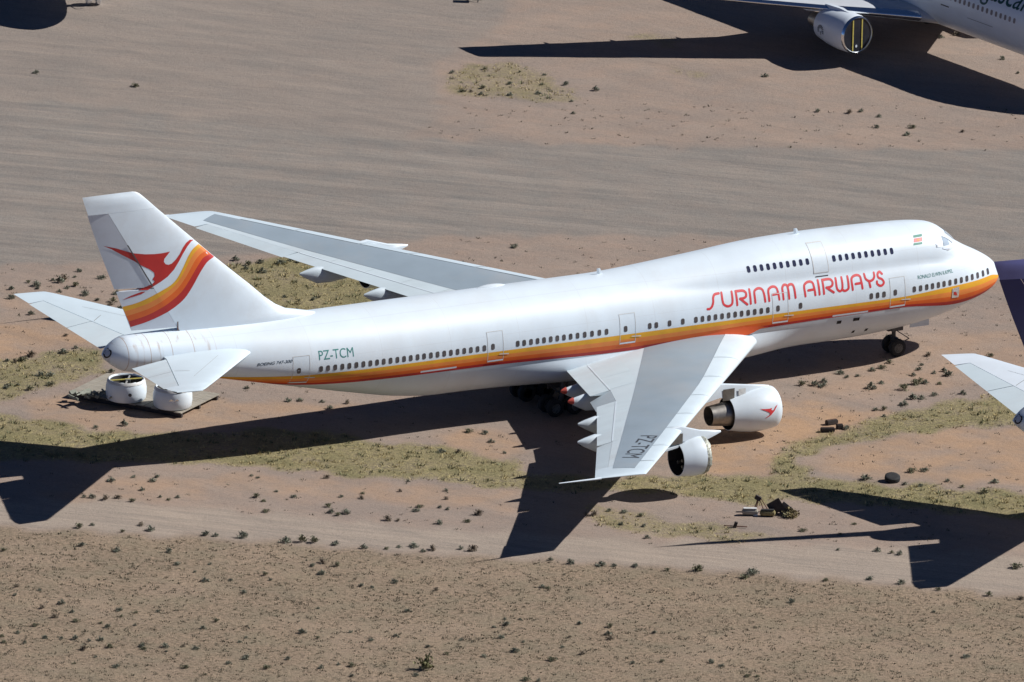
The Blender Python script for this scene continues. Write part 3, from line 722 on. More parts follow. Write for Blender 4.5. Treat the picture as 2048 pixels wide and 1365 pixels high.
# ---- wings
WF = Foil(le=lambda y: 20.7 + (y - 3.25) * .901, te=lerpf([0, 3.2, 9.6, 12.3, 21.6, 29.75], [34.3, 35.27, 37.12, 38.2, 43.55, 48.4]),
          zl=lambda y: 3.55 + (y - 3.25) * .0825, zt=lerpf([0, 3.2, 9.5, 13.2, 21.7, 29.7], [3.25, 3.35, 3.78, 4.12, 4.92, 5.88]),
          th=lerpf([0, 3.3, 7, 12, 20, 29.8], [.125, .12, .105, .092, .082, .075]))
HS = lerpf([0, 3.2, 9.6, 12.3, 21.5, 27.6], [32.9, 33.75, 35.6, 36.75, 42.35, 46.2])
hf = lambda y: WF.frac(y, HS(y))
SLC = lerpf([0, 3.2, 12, 28.8], [2.6, 2.5, 1.55, 1.15])
def make_wing(par, side, letters=False):
    w = WF.loft('wing', [1.8, 3.3, 5, 7, 9.5, 12.2, 15, 18, 21.5, 24.5, 27.5], lambda y: 0, lambda y: hf(y), WINGW, par, side, 30)
    # outer end with full chord and rounded tip
    tip = []
    for y, k in ((27.5, 1), (28.6, 1), (29.3, .9), (29.62, .6), (29.75, .15)):
        cs = [.5 - .5 * math.cos(math.pi * i / 12) for i in range(13)]
        def q(c, sg):
            p = Vector(WF.pt(y, c, sg, side)); m = Vector(WF.pt(y, c, 1, side)) * .5 + Vector(WF.pt(y, c, -1, side)) * .5
            if y > 29.2: m.x -= 0
            return m + (p - m) * k
        tip.append([q(c, 1) for c in cs] + [q(c, -1) for c in reversed(cs[:-1])])
    MB().loft(tip).build('wing_tip', SLATW, w, True, 30)
    WF.loft('inboard_flap', [3.1, 6, 9.42], hf, lambda y: 1.0, FLAPM, w, side, 8, R(1.0), .015)
    WF.loft('inboard_aileron', [9.5, 10.8, 12.12], hf, lambda y: 1.0, FLAPM, w, side, 8, R(16), .02)
    WF.loft('outboard_flap', [12.2, 15, 18, 21.42], hf, lambda y: 1.0, FLAPM, w, side, 8, R(1.0), .015)
    WF.loft('outboard_aileron', [21.52, 24.5, 27.45], hf, lambda y: 1.0, FLAPM, w, side, 8, R(5), .015)
    gf_ = lambda y: WF.le(y) + SLC(y) + .02
    gr_ = lambda y: 29.45 + (y - 3.3) * .673
    ys = [2.6, 5, 8, 11, 14, 17, 20, 23, 26, 28.05]
    decal('grey_wing_panel', [[(gf_(y), y) for y in ys + [28.75]] + [(gr_(y), y) for y in reversed(ys)]], WF.top(side, .012), PANEL, w, (.25, .9))
    # leading edge slats: separate white segments
    for y0, y1 in ((2.4, 7.4), (7.46, 11.0), (11.06, 14.6), (14.66, 18.2), (18.26, 20.9), (20.96, 24.4), (24.46, 27.4)):
        rings = []
        for y in np.linspace(y0, y1, 3):
            cu, cl = SLC(y) / (WF.te(y) - WF.le(y)), .7 / (WF.te(y) - WF.le(y))
            rings.append([WF.pt(y, cu * (1 - t) ** 2, 1, side, off=.03 * (1 - t) + .004) for t in np.linspace(0, 1, 8)] + [WF.pt(y, cl * t ** 2, -1, side, off=-.02) for t in np.linspace(.25, 1, 4)])
        v, f = [p for r in rings for p in r], []
        n = len(rings[0])
        for k in range(2):
            for i in range(n - 1): f.append((k * n + i, k * n + i + 1, (k + 1) * n + i + 1, (k + 1) * n + i))
        part('slat', v, f, SLATW, w, True, 60)
    # spoilers between the grey panel and the flaps
    for y0, y1 in ((4.3, 6.7), (6.73, 9.3), (12.3, 14.6), (14.63, 17.0), (17.03, 19.3), (19.33, 21.4)):
        q = lambda y, k: (HS(y) + .02 if k else max(gr_(y) + .12, HS(y) - (2.3 if y < 10 else 1.6)), y)
        decal('spoiler', [[q(y0, 0), q(y1, 0), q(y1, 1), q(y0, 1)]], WF.top(side, .012), FLAPM, w, (.25, .9))
    # white strip at each flap, painted as light caught on its step edge
    for y0, y1 in ((3.5, 9.4), (12.35, 21.3)):
        e = lambda y, d: (HS(y) + d, y)
        decal('flap_seal', [[e(y0, -.05), e(y1, -.05), e(y1, .06), e(y0, .06)]], WF.top(side, .018), WHITE, w, (.3, .9))
    for s1, yy, z1, rt in ((37.1, 5.7, 2.95, True), (38.1, 8.4, 3.2, True), (40.95, 14.6, 3.92, False), (43.5, 19.0, 4.38, False)):
        rings = []
        for t in (0, .06, .18, .35, .55, .75, .9, .97, 1.0):
            k = max(.03, math.sin(math.pi * min(1, t * .62 + .02)) ** .7 if t < .8 else (1 - t) * 4.2 * .95 + .12 * (1 - t) + .12)
            s_ = s1 - 5.2 * (1 - t); zc_ = z1 - .12 * (1 - t) - .25 * math.sin(math.pi * t) ; 
            rings.append([V(s_, side * (yy + .36 * k * math.cos(a)), zc_ + .60 * k * math.sin(a)) for a in np.linspace(0, 2 * math.pi, 14, endpoint=False)])
        fo = MB().loft(rings).build('flap_track_fairing', CANOE, w, True, 50)
        if rt and side > 0:
            MB().loft([[V(s1 - d, side * (yy + r_ * math.cos(a)), z1 - .01 + r_ * 1.5 * math.sin(a)) for a in np.linspace(0, 2 * math.pi, 12, endpoint=False)] for d, r_ in ((.34, .17), (.13, .12), (-.03, .05))]).build('red_fairing_tip', REDTIP, fo, True)
    # rod antenna trailing from the tip
    MB().tube(V(47.9, side * 29.68, 5.84), V(51.1, side * 29.8, 5.95), .075, .03, 8).build('wing_tip_probe', WHITE, w, True)
    if letters:
        bm = text_bm('PZ-TCM', 1.0); A = np.array([q.co[:2] for q in bm.verts]); lo, hi = A.min(0), A.max(0)
        p0 = solve(WF.top(1), MAT, 1300, 871.5, 40, 22); p1 = solve(WF.top(1), MAT, 1262.5, 916, 44, 27)
        d = np.array(p1) - np.array(p0); Ln = np.linalg.norm(d); d /= Ln; upv = np.array([-d[1], d[0]]); 
        if upv[0] > 0: upv = -upv
        cn = np.array(p0) - upv * .62
        for q in bm.verts:
            a, b = (q.co.x - lo[0]) / (hi[0] - lo[0]) * Ln, (q.co.y - lo[1]) / (hi[1] - lo[1]) * 1.15
            c_ = cn + d * a + upv * b; q.co = Vector((c_[0], c_[1], 0))
        finish_decal('wing_registration', bm, WF.top(1, .022), DARKT, w, (.8, 1.0))
    return w
wing_r = make_wing(root, 1, True); wing_l = make_wing(root, -1)

# painted root fillet above the wing: carries the lowest stripe out onto the wing root
FIL = M('fillet_orange_red', (.62, .10, .03), .35, var=.1, scale=.3)  # red of the lowest stripe, colour brightened to look directly sunlit
for side in (1, -1):
    v, f, k = [], [], 8; S_ = np.linspace(19.9, 28.6, 34)
    for s in S_:
        t = (s - 19.9) / 8.7; b = min(1, t * 4.5) ** .6 * min(1, (1 - t) * 1.5) ** 1.1
        zt_ = zbot(s) + .02 + .40 * b; yw = 3.0 + .30 * b
        zw_ = WF.pt(yw, min(max(WF.frac(yw, max(s, 20.6)), .03), .9), 1, 1)[2] + .015
        zw_ = zt_ - max(.02, (zt_ - zw_)) * min(1, t * 5) * min(1, (1 - t) * 2.2) - .02
        y0 = body.yhalf(s, zt_) + .016
        for j in range(k):
            q = j / (k - 1); z = zt_ + (zw_ - zt_) * q
            yb = body.yhalf(s, z) + .016; ym = y0 + (yw - y0) * (1 - math.cos(q * math.pi / 2))
            v.append(V(s, side * max(yb, ym), z))
    for i in range(len(S_) - 1):
        for j in range(k - 1): f.append((i * k + j, (i + 1) * k + j, (i + 1) * k + j + 1, i * k + j + 1))
    part('wing_root_fillet', v, f, FIL, root, True, 60)

# ---- tail plane
SF = Foil(le=lambda y: 58.85 + (y - 2.2) * .945, te=lerpf([0, 2.5, 11.1], [67.3, 67.8, 69.6]), zl=lambda y: 8.445 - (11.08 - y) * .135, zt=lambda y: 8.56 - (11.08 - y) * .132, th=lambda y: .09, up=1.0, dn=1.0)
SH = lerpf([0, 2.2, 9.55, 11.1], [64.6, 65.15, 68.2, 68.9])
sh_ = lambda y: SF.frac(y, SH(y))
def make_stab(par, side, torn=False):
    w = SF.loft('tailplane', [.8, 2.2, 4, 6, 8, 9.5], lambda y: 0, sh_, SLATW, par, side, 12)
    tip = []
    for y, k in ((9.5, 1), (10.6, 1), (10.95, .7), (11.08, .2)):
        cs = [.5 - .5 * math.cos(math.pi * i / 10) for i in range(11)]
        lead = .0 if y < 10.9 else .04
        def q(c, sg):
            c = lead + c * (1 - lead)
            if torn and y > 10.5 and c > .6: c = .6 + (c - .6) * (.55 if y > 10.9 else .8)
            p = Vector(SF.pt(y, c, sg, side)); m = (Vector(SF.pt(y, c, 1, side)) + Vector(SF.pt(y, c, -1, side))) / 2
            return m + (p - m) * k
        tip.append([q(c, 1) for c in cs] + [q(c, -1) for c in reversed(cs[:-1])])
    MB().loft(tip).build('tailplane_tip', SLATW, w, True, 30)
    if torn:
        v = []
        for i, (s, y) in enumerate(((68.75, 10.15), (68.95, 10.35), (69.0, 10.5), (69.2, 10.45), (69.3, 10.75), (69.05, 10.98), (68.7, 11.0))): v.append(V(s, side * y, 8.44 + .05 * math.sin(i * 2)))
        part('torn_edge', v, [tuple(range(7))], DARK, w)
    SF.loft('inboard_elevator', [2.25, 4, 5.6], sh_, lambda y: 1.0, FLAPM, w, side, 6, R(3), .05)
    SF.loft('outboard_elevator', [5.66, 7.5, 9.46], sh_, lambda y: 1.0, FLAPM, w, side, 6, R(3), .05)
    decal('access_panel_seam', [[(61.9, 3.3), (61.93, 3.3), (66.18, 7.8), (66.15, 7.8)], [(65.6, 6.2), (66.4, 5.6), (66.42, 5.64), (65.62, 6.24)]], SF.top(side, .012), HUB, w, (.3, .4))
    return w
stab_r = make_stab(root, 1, True); stab_l = make_stab(root, -1)

# ---- fin and rudders
FLE = pchip([8.3, 8.75, 9.0, 9.2, 9.87, 11.15, 13.36, 15.7, 17.35, 18.3, 18.5, 18.58], [52.2, 53.0, 54.1, 55.1, 56.3, 57.82, 60.48, 63.15, 65.03, 66.1, 66.4, 66.75])
FTE = lerpf([8.3, 9.24, 12.1, 15.26, 18.6], [66.35, 66.67, 67.9, 69.22, 70.45])
FHG = lerpf([8.3, 18.6], [62.95, 69.36])
RZ0, RZ1 = 11.86, 17.30
def fin_t(s, z):
    le, te = FLE(z), FTE(z); c = (s - le) / (te - le)
    th = np.interp(z, [8.3, 9.5, 18.58], [.085, .09, .085])
    base = naca(min(max(c, 0), 1)) * th * (te - le)
    return base * (1 if z < 18.2 else max(.12, (18.62 - z) / .42))
RUD_UP, RUD_LO = R(5.5), R(2.5)
def fin_y(s, z, side, off=0.0):
    y = side * (fin_t(s, z) + off); hs = FHG(z)
    if s > hs:
        if RZ0 <= z <= RZ1: y -= (s - hs) * math.tan(RUD_UP)
        elif z < RZ0: y -= (s - hs) * math.tan(RUD_LO)
    return y
def FV(s, y, z): return V(s + .009 * (z - 8.5), y - .031 * (z - 8.5), z)
def fin_side(side=1, off=.008): return lambda s, z: FV(s, fin_y(s, z, side, off), z)
def fin_panel(name, zs, s0, s1, mat, par, n=10):
    rings = []
    for z in zs:
        a, b = s0(z), s1(z); cs = [a + (b - a) * (.5 - .5 * math.cos(math.pi * i / n)) for i in range(n + 1)]
        rings.append([FV(c, fin_y(c, z, 1), z) for c in cs] + [FV(c, fin_y(c, z, -1), z) for c in reversed(cs)][1 if a <= FLE(z) + 1e-6 else 0:])
    return MB().loft(rings).build(name, mat, par, True, 30)
fin = fin_panel('fin', [8.35, 8.75, 9.0, 9.2, 9.6, 10.2, 11.2, 12.4, 13.6, 15, 16.2, 17.3], FLE, lambda z: FHG(z) - .01, WHITE, root, 14)
ftip = fin_panel('fin_tip', [17.31, 17.8, 18.2, 18.4, 18.52, 18.58], FLE, lambda z: FTE(z) - .05 * max(0, z - 18.2), WHITE, fin, 14)
RUDM = M('rudder_white_paint', (.655, .70, .755), rough=.5, var=.03, scale=.8, dirt=(.45, .43, .42), dirt_amt=.4)
rud_u = fin_panel('upper_rudder', [RZ0 + .08, 13.2, 14.6, 16, 17.28], lambda z: FHG(z) + .015, FTE, RUDM, fin, 6)
rud_l = fin_panel('lower_rudder', [9.0, 10, 11, RZ0 - .06], lambda z: FHG(z) + .008, FTE, RUDM, fin, 6)
hingen = (FHG(18.6) - FHG(8.3), 10.3); hl = [((FHG(8.3), 8.3), (10.3, -(hingen[0]))), ((60, RZ0), (0, 1)), ((60, RZ0 + .04), (0, 1))]
Z6 = lambda P: [(180 + x / 6.204, 460 + y / 6.204) for x, y in P]
def px2fin(u, v): return solve(lambda s, z: FV(s, fin_t(s, z) * .9, z), MAT, u, v, 64, 13)
bnds = [[(400,965),(550,925),(700,860),(860,770),(1000,685),(1080,600),(1150,470),(1210,340),(1270,240),(1355,165)],
 [(430,1020),(600,965),(750,900),(900,805),(1030,705),(1120,600),(1190,470),(1250,350),(1310,265),(1405,187)],
 [(460,1080),(650,1015),(800,945),(950,845),(1080,730),(1170,610),(1240,490),(1300,380),(1370,300),(1468,240)],
 [(490,1145),(700,1070),(850,990),(1000,890),(1130,770),(1220,640),(1290,520),(1350,420),(1410,340),(1508,290)],
 [(512,1215),(700,1150),(880,1065),(1040,965),(1170,850),(1270,700),(1340,570),(1400,470),(1460,390),(1552,324)]]
fb = [[px2fin(u, v) for u, v in catmull(Z6(b), 4)] for b in bnds]
def clampfin(P):
    out = []
    for s, z in P: out.append((min(max(s, FLE(z) + .03), FTE(z) - .02), z))
    return out
for k, (nm, mt) in enumerate((('yellow_tail_band', YEL), ('light_orange_tail_band', SAL), ('orange_tail_band', ORA), ('red_tail_band', RED))):
    a, b = clampfin(fb[k]), clampfin(fb[k + 1])
    quads = [[a[i], a[i + 1], b[i + 1], b[i]] for i in range(len(a) - 1)]
    for side in (1, -1): decal(nm, quads, fin_side(side), mt, fin, (.8, .8), hl)
bird = Z6([(180,210),(330,235),(450,270),(550,292),(680,303),(800,300),(900,288),(990,268),(950,320),(918,360),(913,395),(935,425),(970,433),(1010,418),(1060,370),(1110,300),(1150,220),(1190,160),(1235,122),(1295,118),(1255,142),(1205,205),(1150,295),(1100,390),(1040,490),(960,580),(880,640),(800,690),(715,748),(600,752),(700,706),(775,668),(800,640),(772,615),(800,572),(793,530),(740,490),(630,440),(540,385),(400,315),(280,250)])
tail_ = Z6([(690,768),(640,800),(560,828),(410,878),(500,830),(580,795),(640,772)])
for side in (1, -1):
    decal('red_bird_emblem', [[px2fin(u, v) for u, v in bird]], fin_side(side, .012), RED, fin, (.7, .7), hl)
    decal('red_bird_tail', [[px2fin(u, v) for u, v in tail_]], fin_side(side, .012), RED, rud_l, (.7, .7), hl)
# hinge hardware strip showing in the gap of the upper rudder
v, f = [], []
for i, z in enumerate(np.linspace(12.0, 15.0, 7)):
    s = FHG(z); v += [FV(s - .05, fin_t(s, z) + .02, z), FV(s + .06, fin_t(s, z) + .02, z + .02)]
    if i: f.append((2 * i - 2, 2 * i, 2 * i + 1, 2 * i - 1))
part('rudder_hinge_strip', v, f, GEAR, fin)
decal('rust_stain', [[px2fin(u, v) for u, v in ((354, 644), (356, 643), (356.5, 661), (354, 661))]], fin_side(1, .016), RUSTY, fin)

# ---- tail cone exhaust: oval opening in the end of the cone, capped
def tail_oval(rx, ry, n=18): return [px2body(214.5 + rx * math.cos(a) + .2 * ry * math.sin(a), 707 - ry * math.sin(a), 68.2, 7.6) for a in np.linspace(0, 2 * math.pi, n, endpoint=False)]
oo, oi = tail_oval(8.3, 9.6), tail_oval(5.4, 6.6)
decal('exhaust_rim', [[oo[i], oo[(i + 1) % 18], oi[(i + 1) % 18], oi[i]] for i in range(18)], body.side(.03), DARK, fus, (.3, .3))
decal('exhaust_cover', [oi], body.side(.02), M('exhaust_cover_grey', (.5, .52, .54), .5, var=.15), fus, (.3, .3))

# ---- engines
def ring_at(s, y, z, r, n=28, tilt=0.0): return [V(s, y + r * math.cos(a), z + r * math.sin(a)) for a in np.linspace(0, 2 * math.pi, n, endpoint=False)]
def pylon(par, y, tip, back, zlow, s_end, side):
    """slab from its pointed nose back under the wing"""
    mb = MB(); w = .30
    st_ = [(tip[0], tip[1], tip[1] - .10, .03), (tip[0] + .5, tip[1] + .10, tip[1] - .22, .16), (tip[0] + 1.6, tip[1] + .25, tip[1] - .55, .26), (back[0], back[1], zlow + .35, w), (back[0] + 1.2, back[1] - .15, zlow + .1, w), (s_end - 1.5, back[1] - .5, zlow + .55, .22), (s_end, back[1] - .9, back[1] - 1.1, .05)]
    rings = [[V(s, side * (y - h), zb_), V(s, side * (y + h), zb_), V(s, side * (y + h * .9), (zt_ + zb_) / 2), V(s, side * (y + h * .55), zt_ - .04), V(s, side * y, zt_), V(s, side * (y - h * .55), zt_ - .04), V(s, side * (y - h * .9), (zt_ + zb_) / 2)] for s, zt_, zb_, h in st_]
    return mb.loft(rings).build('pylon', WHITE, par, True, 40)

def engine_empty(name, par):
    e = bpy.data.objects.new(name, None); COL.objects.link(e); e.parent = par; return e

def nacelle_full(par, y, side, logo=False):
    Y = side * y; zf, zr = 2.26, 2.16
    prof = [(24.72, 1.16, zf), (24.5, 1.22, zf), (24.42, 1.30, zf), (24.5, 1.38, zf), (24.9, 1.46, zf), (25.6, 1.50, zf - .02), (26.3, 1.46, zf - .05), (27.1, 1.32, zr + .02), (27.95, 1.12, zr), (27.955, 1.085, zr)]
    e = engine_empty('engine', par)
    cw = MB().loft([ring_at(s, Y, z, r, 36) for s, r, z in prof], False, False).build('fan_cowl', WHITE, e, True, 45, fix=False)
    part('intake_duct', [p for s, r in ((24.72, 1.16), (25.7, 1.12)) for p in ring_at(s, Y, zf, r, 36)], [(i, (i + 1) % 36, 36 + (i + 1) % 36, 36 + i) for i in range(36)] + [tuple(range(36, 72))], DARK, e, True)
    part('fan_duct_wall', [p for s, r in ((27.95, 1.08), (27.25, 1.06)) for p in ring_at(s, Y, zr, r, 36)], [(i, (i + 1) % 36, 36 + (i + 1) % 36, 36 + i) for i in range(36)] + [tuple(range(36, 72))], DARK, e, True)
    MB().loft([ring_at(27.2, Y, zr, .86), ring_at(28.0, Y, zr, .82), ring_at(28.6, Y, zr, .75), ring_at(29.35, Y, zr + .01, .66), ring_at(29.34, Y, zr + .01, .62), ring_at(28.7, Y, zr, .60)], False, False).build('core_nozzle', METAL, e, True, 45, fix=False)
    part('nozzle_plug', ring_at(28.75, Y, zr, .61), [tuple(range(28))], DARK, e)
    pl = pylon(e, y, (24.8, 3.78), (28.7, 4.38), 3.1, 34.5, side)
    for s0_, s1_, z0, z1, mt in ((27.6, 28.5, 3.2, 4.0, PYLD), (26.75, 27.3, 3.45, 3.9, FRAME)):
        part('pylon_bare_panel', [V(s0_, side * (y + .315), z0), V(s1_, side * (y + .315), z0), V(s1_, side * (y + .30), z1), V(s0_, side * (y + .28), z1)], [(0, 1, 2, 3)], mt, pl)
    if logo:
        def cowl(s, a):
            r = np.interp(s, [q[0] for q in prof[3:9]], [q[1] for q in prof[3:9]]); z = np.interp(s, [q[0] for q in prof[3:9]], [q[2] for q in prof[3:9]])
            return V(s, Y + (r + .02) * math.cos(a), z + (r + .02) * math.sin(a))
        ZE = [(1360 + x / 8.533, 740 + y_ / 8.533) for x, y_ in ((1365,668),(1450,672),(1530,665),(1575,650),(1560,685),(1590,695),(1610,670),(1635,620),(1665,592),(1645,640),(1615,700),(1560,770),(1500,810),(1440,840),(1500,795),(1540,765),(1535,735),(1480,710))]
        decal('red_bird_emblem', [[solve(cowl, MAT, u, v_, 25.5, .1) for u, v_ in ZE]], cowl, LETRED, e, (.3, .2))
    return e

def nacelle_stripped(par, y, side):
    Y = side * y; zf, zr = 3.24, 3.10
    e = engine_empty('stripped_engine', par)
    prof = [(35.62, 1.34, zf), (35.9, 1.36, zf), (36.5, 1.30, zf - .05), (37.25, 1.12, zr), (37.255, 1.075, zr)]
    MB().loft([ring_at(s, Y, z, r, 36) for s, r, z in prof], False, False).build('fan_cowl', WHITE, e, True, 45, fix=False)
    # ragged fan case ahead of the cowl
    rg = random.Random(3); rings = []
    for s, r in ((35.64, 1.30), (35.45, 1.33), (35.32, 1.30), (35.24, 1.24), (35.24, 1.16), (35.7, 1.10)):
        rings.append([V(s + rg.uniform(-.06, .06), Y + (r + rg.uniform(-.05, .05)) * math.cos(a), zf + (r + rg.uniform(-.05, .05)) * math.sin(a)) for a in np.linspace(0, 2 * math.pi, 40, endpoint=False)])
    MB().loft(rings, False, False).build('torn_fan_case', M('torn_fan_case_metal', (.36, .37, .32), .5, .3, .6, 7) if 'torn_fan_case_metal' not in bpy.data.materials else bpy.data.materials['torn_fan_case_metal'], e, False, fix=False)
    part('fan_bulkhead', ring_at(35.75, Y, zf, 1.12, 36), [tuple(range(36))], BROWN, e)
    part('duct_liner', [p for s, r in ((37.25, 1.072), (36.0, 1.0)) for p in ring_at(s, Y, zr, r, 36)], [(i, (i + 1) % 36, 36 + (i + 1) % 36, 36 + i) for i in range(36)] + [tuple(range(36, 72))], DARK, e, True)
    mb = MB()
    for k in range(9):
        a = rg.uniform(0, 6.28); q = rg.uniform(.2, .8)
        mb.box(V(36.35 + rg.uniform(0, .5), Y + q * math.cos(a), zr + q * math.sin(a)), (.4, .16, .16), Matrix.Rotation(a, 3, 'X'))
    mb.build('exposed_pipework', METAL, e)
    mb = MB()
    for k in range(5): mb.box(V(35.3 + .1 * k, Y + rg.uniform(-.2, .3), 4.5 + rg.uniform(-.15, .1)), (.2, .22, .3))
    mb.build('exposed_mount', RUSTY, e)
    pl = pylon(e, y, (33.95, 4.68), (37.1, 5.40), 4.05, 41.5, side)
    part('pylon_bare_panel', [V(37.0, side * (y + .315), 4.25), V(37.9, side * (y + .315), 4.25), V(37.9, side * (y + .30), 4.95), V(37.0, side * (y + .29), 4.95)], [(0, 1, 2, 3)], PYLD, pl)
    MB().loft([[V(s, side * (y + b * w_), z_ + c * .07) for b, c in ((-1, -1), (1, -1), (1, 1), (-1, 1))] for s, w_, z_ in ((37.3, .35, 4.1), (38.3, .4, 3.95), (39.2, .05, 3.85))]).build('tail_fairing', WHITE, pl)
    return e
nacelle_full(root, 11.9, 1, True); nacelle_full(root, 11.9, -1); nacelle_stripped(root, 21.2, 1); nacelle_stripped(root, 21.2, -1)

# ---- landing gear, wheels set on the ground under the leaning aircraft
MI = np.linalg.inv(np.array(MAT))
def ground_local(s, y, mat=None):
    m = np.array(mat if mat is not None else MAT); p = m[:3, :3] @ np.array(V(s, y, 0)) + m[:3, 3]
    return -p[2] / m[2, 2]                                   # local z of the ground there
def make_wheel(par, s, y, zg, r, w, nm='wheel'):
    o = MB().wheel(V(s, y, zg + r * .98), (0, 1, 0), r, w).build(nm, RUBBER, par, True, 40)
    for sg in (-1, 1):
        c = V(s, y, zg + r * .98)
        MB().loft([[(c[0] + q * r * math.cos(a), c[1] + sg * w * (.5 if i == 0 else .42 if i == 1 else .5), c[2] + q * r * math.sin(a)) for a in np.linspace(0, 2 * math.pi, 16, endpoint=False)] for i, q in enumerate((.54, .40, .16))]).build('hub', HUB, o, True)
    return o
def nose_gear(par, s, zg, zbody, r=.62, wd=.42, track=.46):
    e = engine_empty('nose_gear', par)
    for sg in (-1, 1): make_wheel(e, s, sg * track, zg, r, wd)
    mb = MB(); mb.tube(V(s, 0, zg + r), V(s + .1, 0, zbody + .3), .13, .16, 12); mb.tube(V(s, -track, zg + r), V(s, track, zg + r), .09, .09)
    mb.box(V(s - .02, 0, zg + 1.75 * r), (.35, .5, .25)); mb.build('strut', GEAR, e, True, 40)
    mb = MB(); mb.tube(V(s + .05, .05, zg + 2.9 * r), V(s - 1.0, .3, zg + 1.75 * r), .035, .035, 6); mb.tube(V(s - 1.0, .3, zg + 1.75 * r), V(s - .85, .05, zg + 1.4 * r), .035, .035, 6); mb.build('tow_link', GEAR, e)
    mb = MB(); mb.box(V(s, .35, zbody - .18), (.9, .05, .5)); mb.box(V(s, -.35, zbody - .18), (.9, .05, .5)); mb.box(V(s + .45, .1, zbody - .32), (.4, .3, .22)); mb.build('gear_bracket', GEAR, e)
    mb = MB(); mb.box(V(s - 1.6, .55, zbody - .02), (1.5, .05, .42)); mb.build('gear_door', DOORW, e)
    return e
nose_gear(root, 7.86, ground_local(7.86, .3), 2.35)
def main_gear(par, s, y, ztop, mat=None, r=.62):
    e = engine_empty('main_gear', par); zg = ground_local(s, y, mat)
    for ds in (-.75, .75):
        for dy in (-.56, .56): make_wheel(e, s + ds, y + dy, ground_local(s + ds, y + dy, mat), r, .44)
    mb = MB(); mb.tube(V(s, y, zg + r), V(s - .2, y * .96, ztop), .16, .2, 12); mb.tube(V(s - .75, y, zg + r), V(s + .75, y, zg + r), .14, .14)
    for ds in (-.75, .75): mb.tube(V(s + ds, y - .56, zg + r), V(s + ds, y + .56, zg + r), .08, .08)
    mb.tube(V(s, y, zg + 1.3), V(s + 1.3, y * .8, ztop), .07, .07, 8)
    mb.build('strut', GEAR, e, True, 40)
    mb = MB(); mb.box(V(s, y - (.5 if y > 0 else -.5), ztop - .45), (1.6, .06, .7)); mb.build('gear_door', GEAR, e)
    return e
for s, y, zt_ in ((31.8, 5.5, 3.0), (31.8, -5.5, 3.0), (34.9, 1.92, 2.4), (34.9, -1.92, 2.4)): main_gear(root, s, y, zt_)

# ================================================================== SECOND JUMBO (dark blue tail), only its tail end in the picture
LIVERY = ('stripe', 'letter', 'flag', 'tail_band', 'bird', 'foil', 'rust', 'fillet', 'exposed', 'torn_edge')
def copy_tree(o, parent=None, skip=()):
    if any(k in o.name for k in skip): return None
    c = o.copy(); COL.objects.link(c); c.parent = parent
    for ch in list(o.children): copy_tree(ch, c, skip)
    return c
A2 = R(19.78)
r2 = copy_tree(root, None, LIVERY)
m2root, M2 = ac_root('tmp', 65.12 + math.cos(A2) * 34.3, -28.65 + math.sin(A2) * 34.3, A2, .013, 1.925, math.radians(.013) * 25)
r2.matrix_world = M2; bpy.data.objects.remove(m2root)
tag(r2, 'white jumbo jet with plain dark blue tail fin behind the striped jumbo', 'airplane', 'jumbo jets parked on the desert')
def override(o, mat):
    o.material_slots[0].link = 'OBJECT'; o.material_slots[0].material = mat
for o in r2.children_recursive:
    b = o.name.split('.')[0]
    if b in ('fin', 'upper_rudder', 'lower_rudder'): override(o, NAVY)
    if b == 'fin_tip': override(o, M('lavender_blue_tip_paint', (.13, .13, .30), .35, var=.06))  # same dark blue paint, colour lightened to show grazing sun on the tip
    if b in ('tailplane', 'tailplane_tip'): override(o, WHITE2)

# ================================================================== TWIN-JET (top right) and a sister ship beyond the frame
tw, MT = ac_root('twinjet', 42.517, 59.315, R(-52.86))
tag(tw, 'white twin-engine jetliner with green lettering and covered engine intake', 'airplane', 'twin jets parked beyond the gravel road')
tb = Body(zb=([0,.1,.4,1.2,2.5,4,6,8.5,36,40,44,48,51,53,53.8], [4.05,3.75,3.45,2.95,2.55,2.32,2.15,2.1,2.1,2.5,3.4,4.5,5.3,5.85,6.15]),
          zm=([0,.1,.4,1.2,2.5,3.6,4.6,6,8,44,50,53,53.8], [4.05,4.35,4.7,5.25,5.85,6.55,7.0,7.35,7.5,7.5,7.3,6.9,6.45]),
          w=([0,.1,.4,1.2,2.5,4,6,8,38,42,46,50,53,53.8], [.02,.35,.75,1.3,1.85,2.22,2.45,2.515,2.515,2.35,1.95,1.3,.6,.05]),
          zc=([0,2,5,8,38,44,50,53.8], [4.05,4.35,4.7,4.8,4.8,5.2,6.1,6.3]))
tf = MB().loft([tb.ring(s, 48) for s in [0,.05,.1,.25,.4,.8,1.2,1.8,2.5,3.2,4,5,6,7,8] + list(np.arange(9, 38.1, 1)) + list(np.arange(39, 53.1, 1)) + [53.4, 53.7, 53.8]]).build('fuselage', WHITE2, tw, True, 40)
def tw_px(u, v, z0=5.2, s0=12): return solve(tb.side(0), MT, u, v, s0, z0)
wa = tw_px(1920, 3); wb = tw_px(2019, 43)
pitch = (wa[0] - wb[0]) / 11.0
wmesh = None
for k in range(-14, 22):
    s = wa[0] - pitch * k
    if not 6.5 < s < 44 or k in (13, 14): continue
    sf = tb.side(.016); z = 5.28
    P = [(s + .13 * a, z + .19 * b) for a, b in ((.55, -1), (1, -.6), (1, .6), (.55, 1), (-.55, 1), (-1, .6), (-1, -.6), (-.55, -1))]
    if wmesh is None or not 9 < s < 36:
        o = part('cabin_window', [sf(a, b) for a, b in P], [tuple(range(8))], M('twinjet_window', (.20, .17, .19), .3, var=.3) if 'twinjet_window' not in bpy.data.materials else bpy.data.materials['twinjet_window'], tf)
        if 9 < s < 36: wmesh = (o.data, s)
    else:
        o = link('cabin_window', wmesh[0], tf); o.location = (-(s - wmesh[1]), 0, 0)
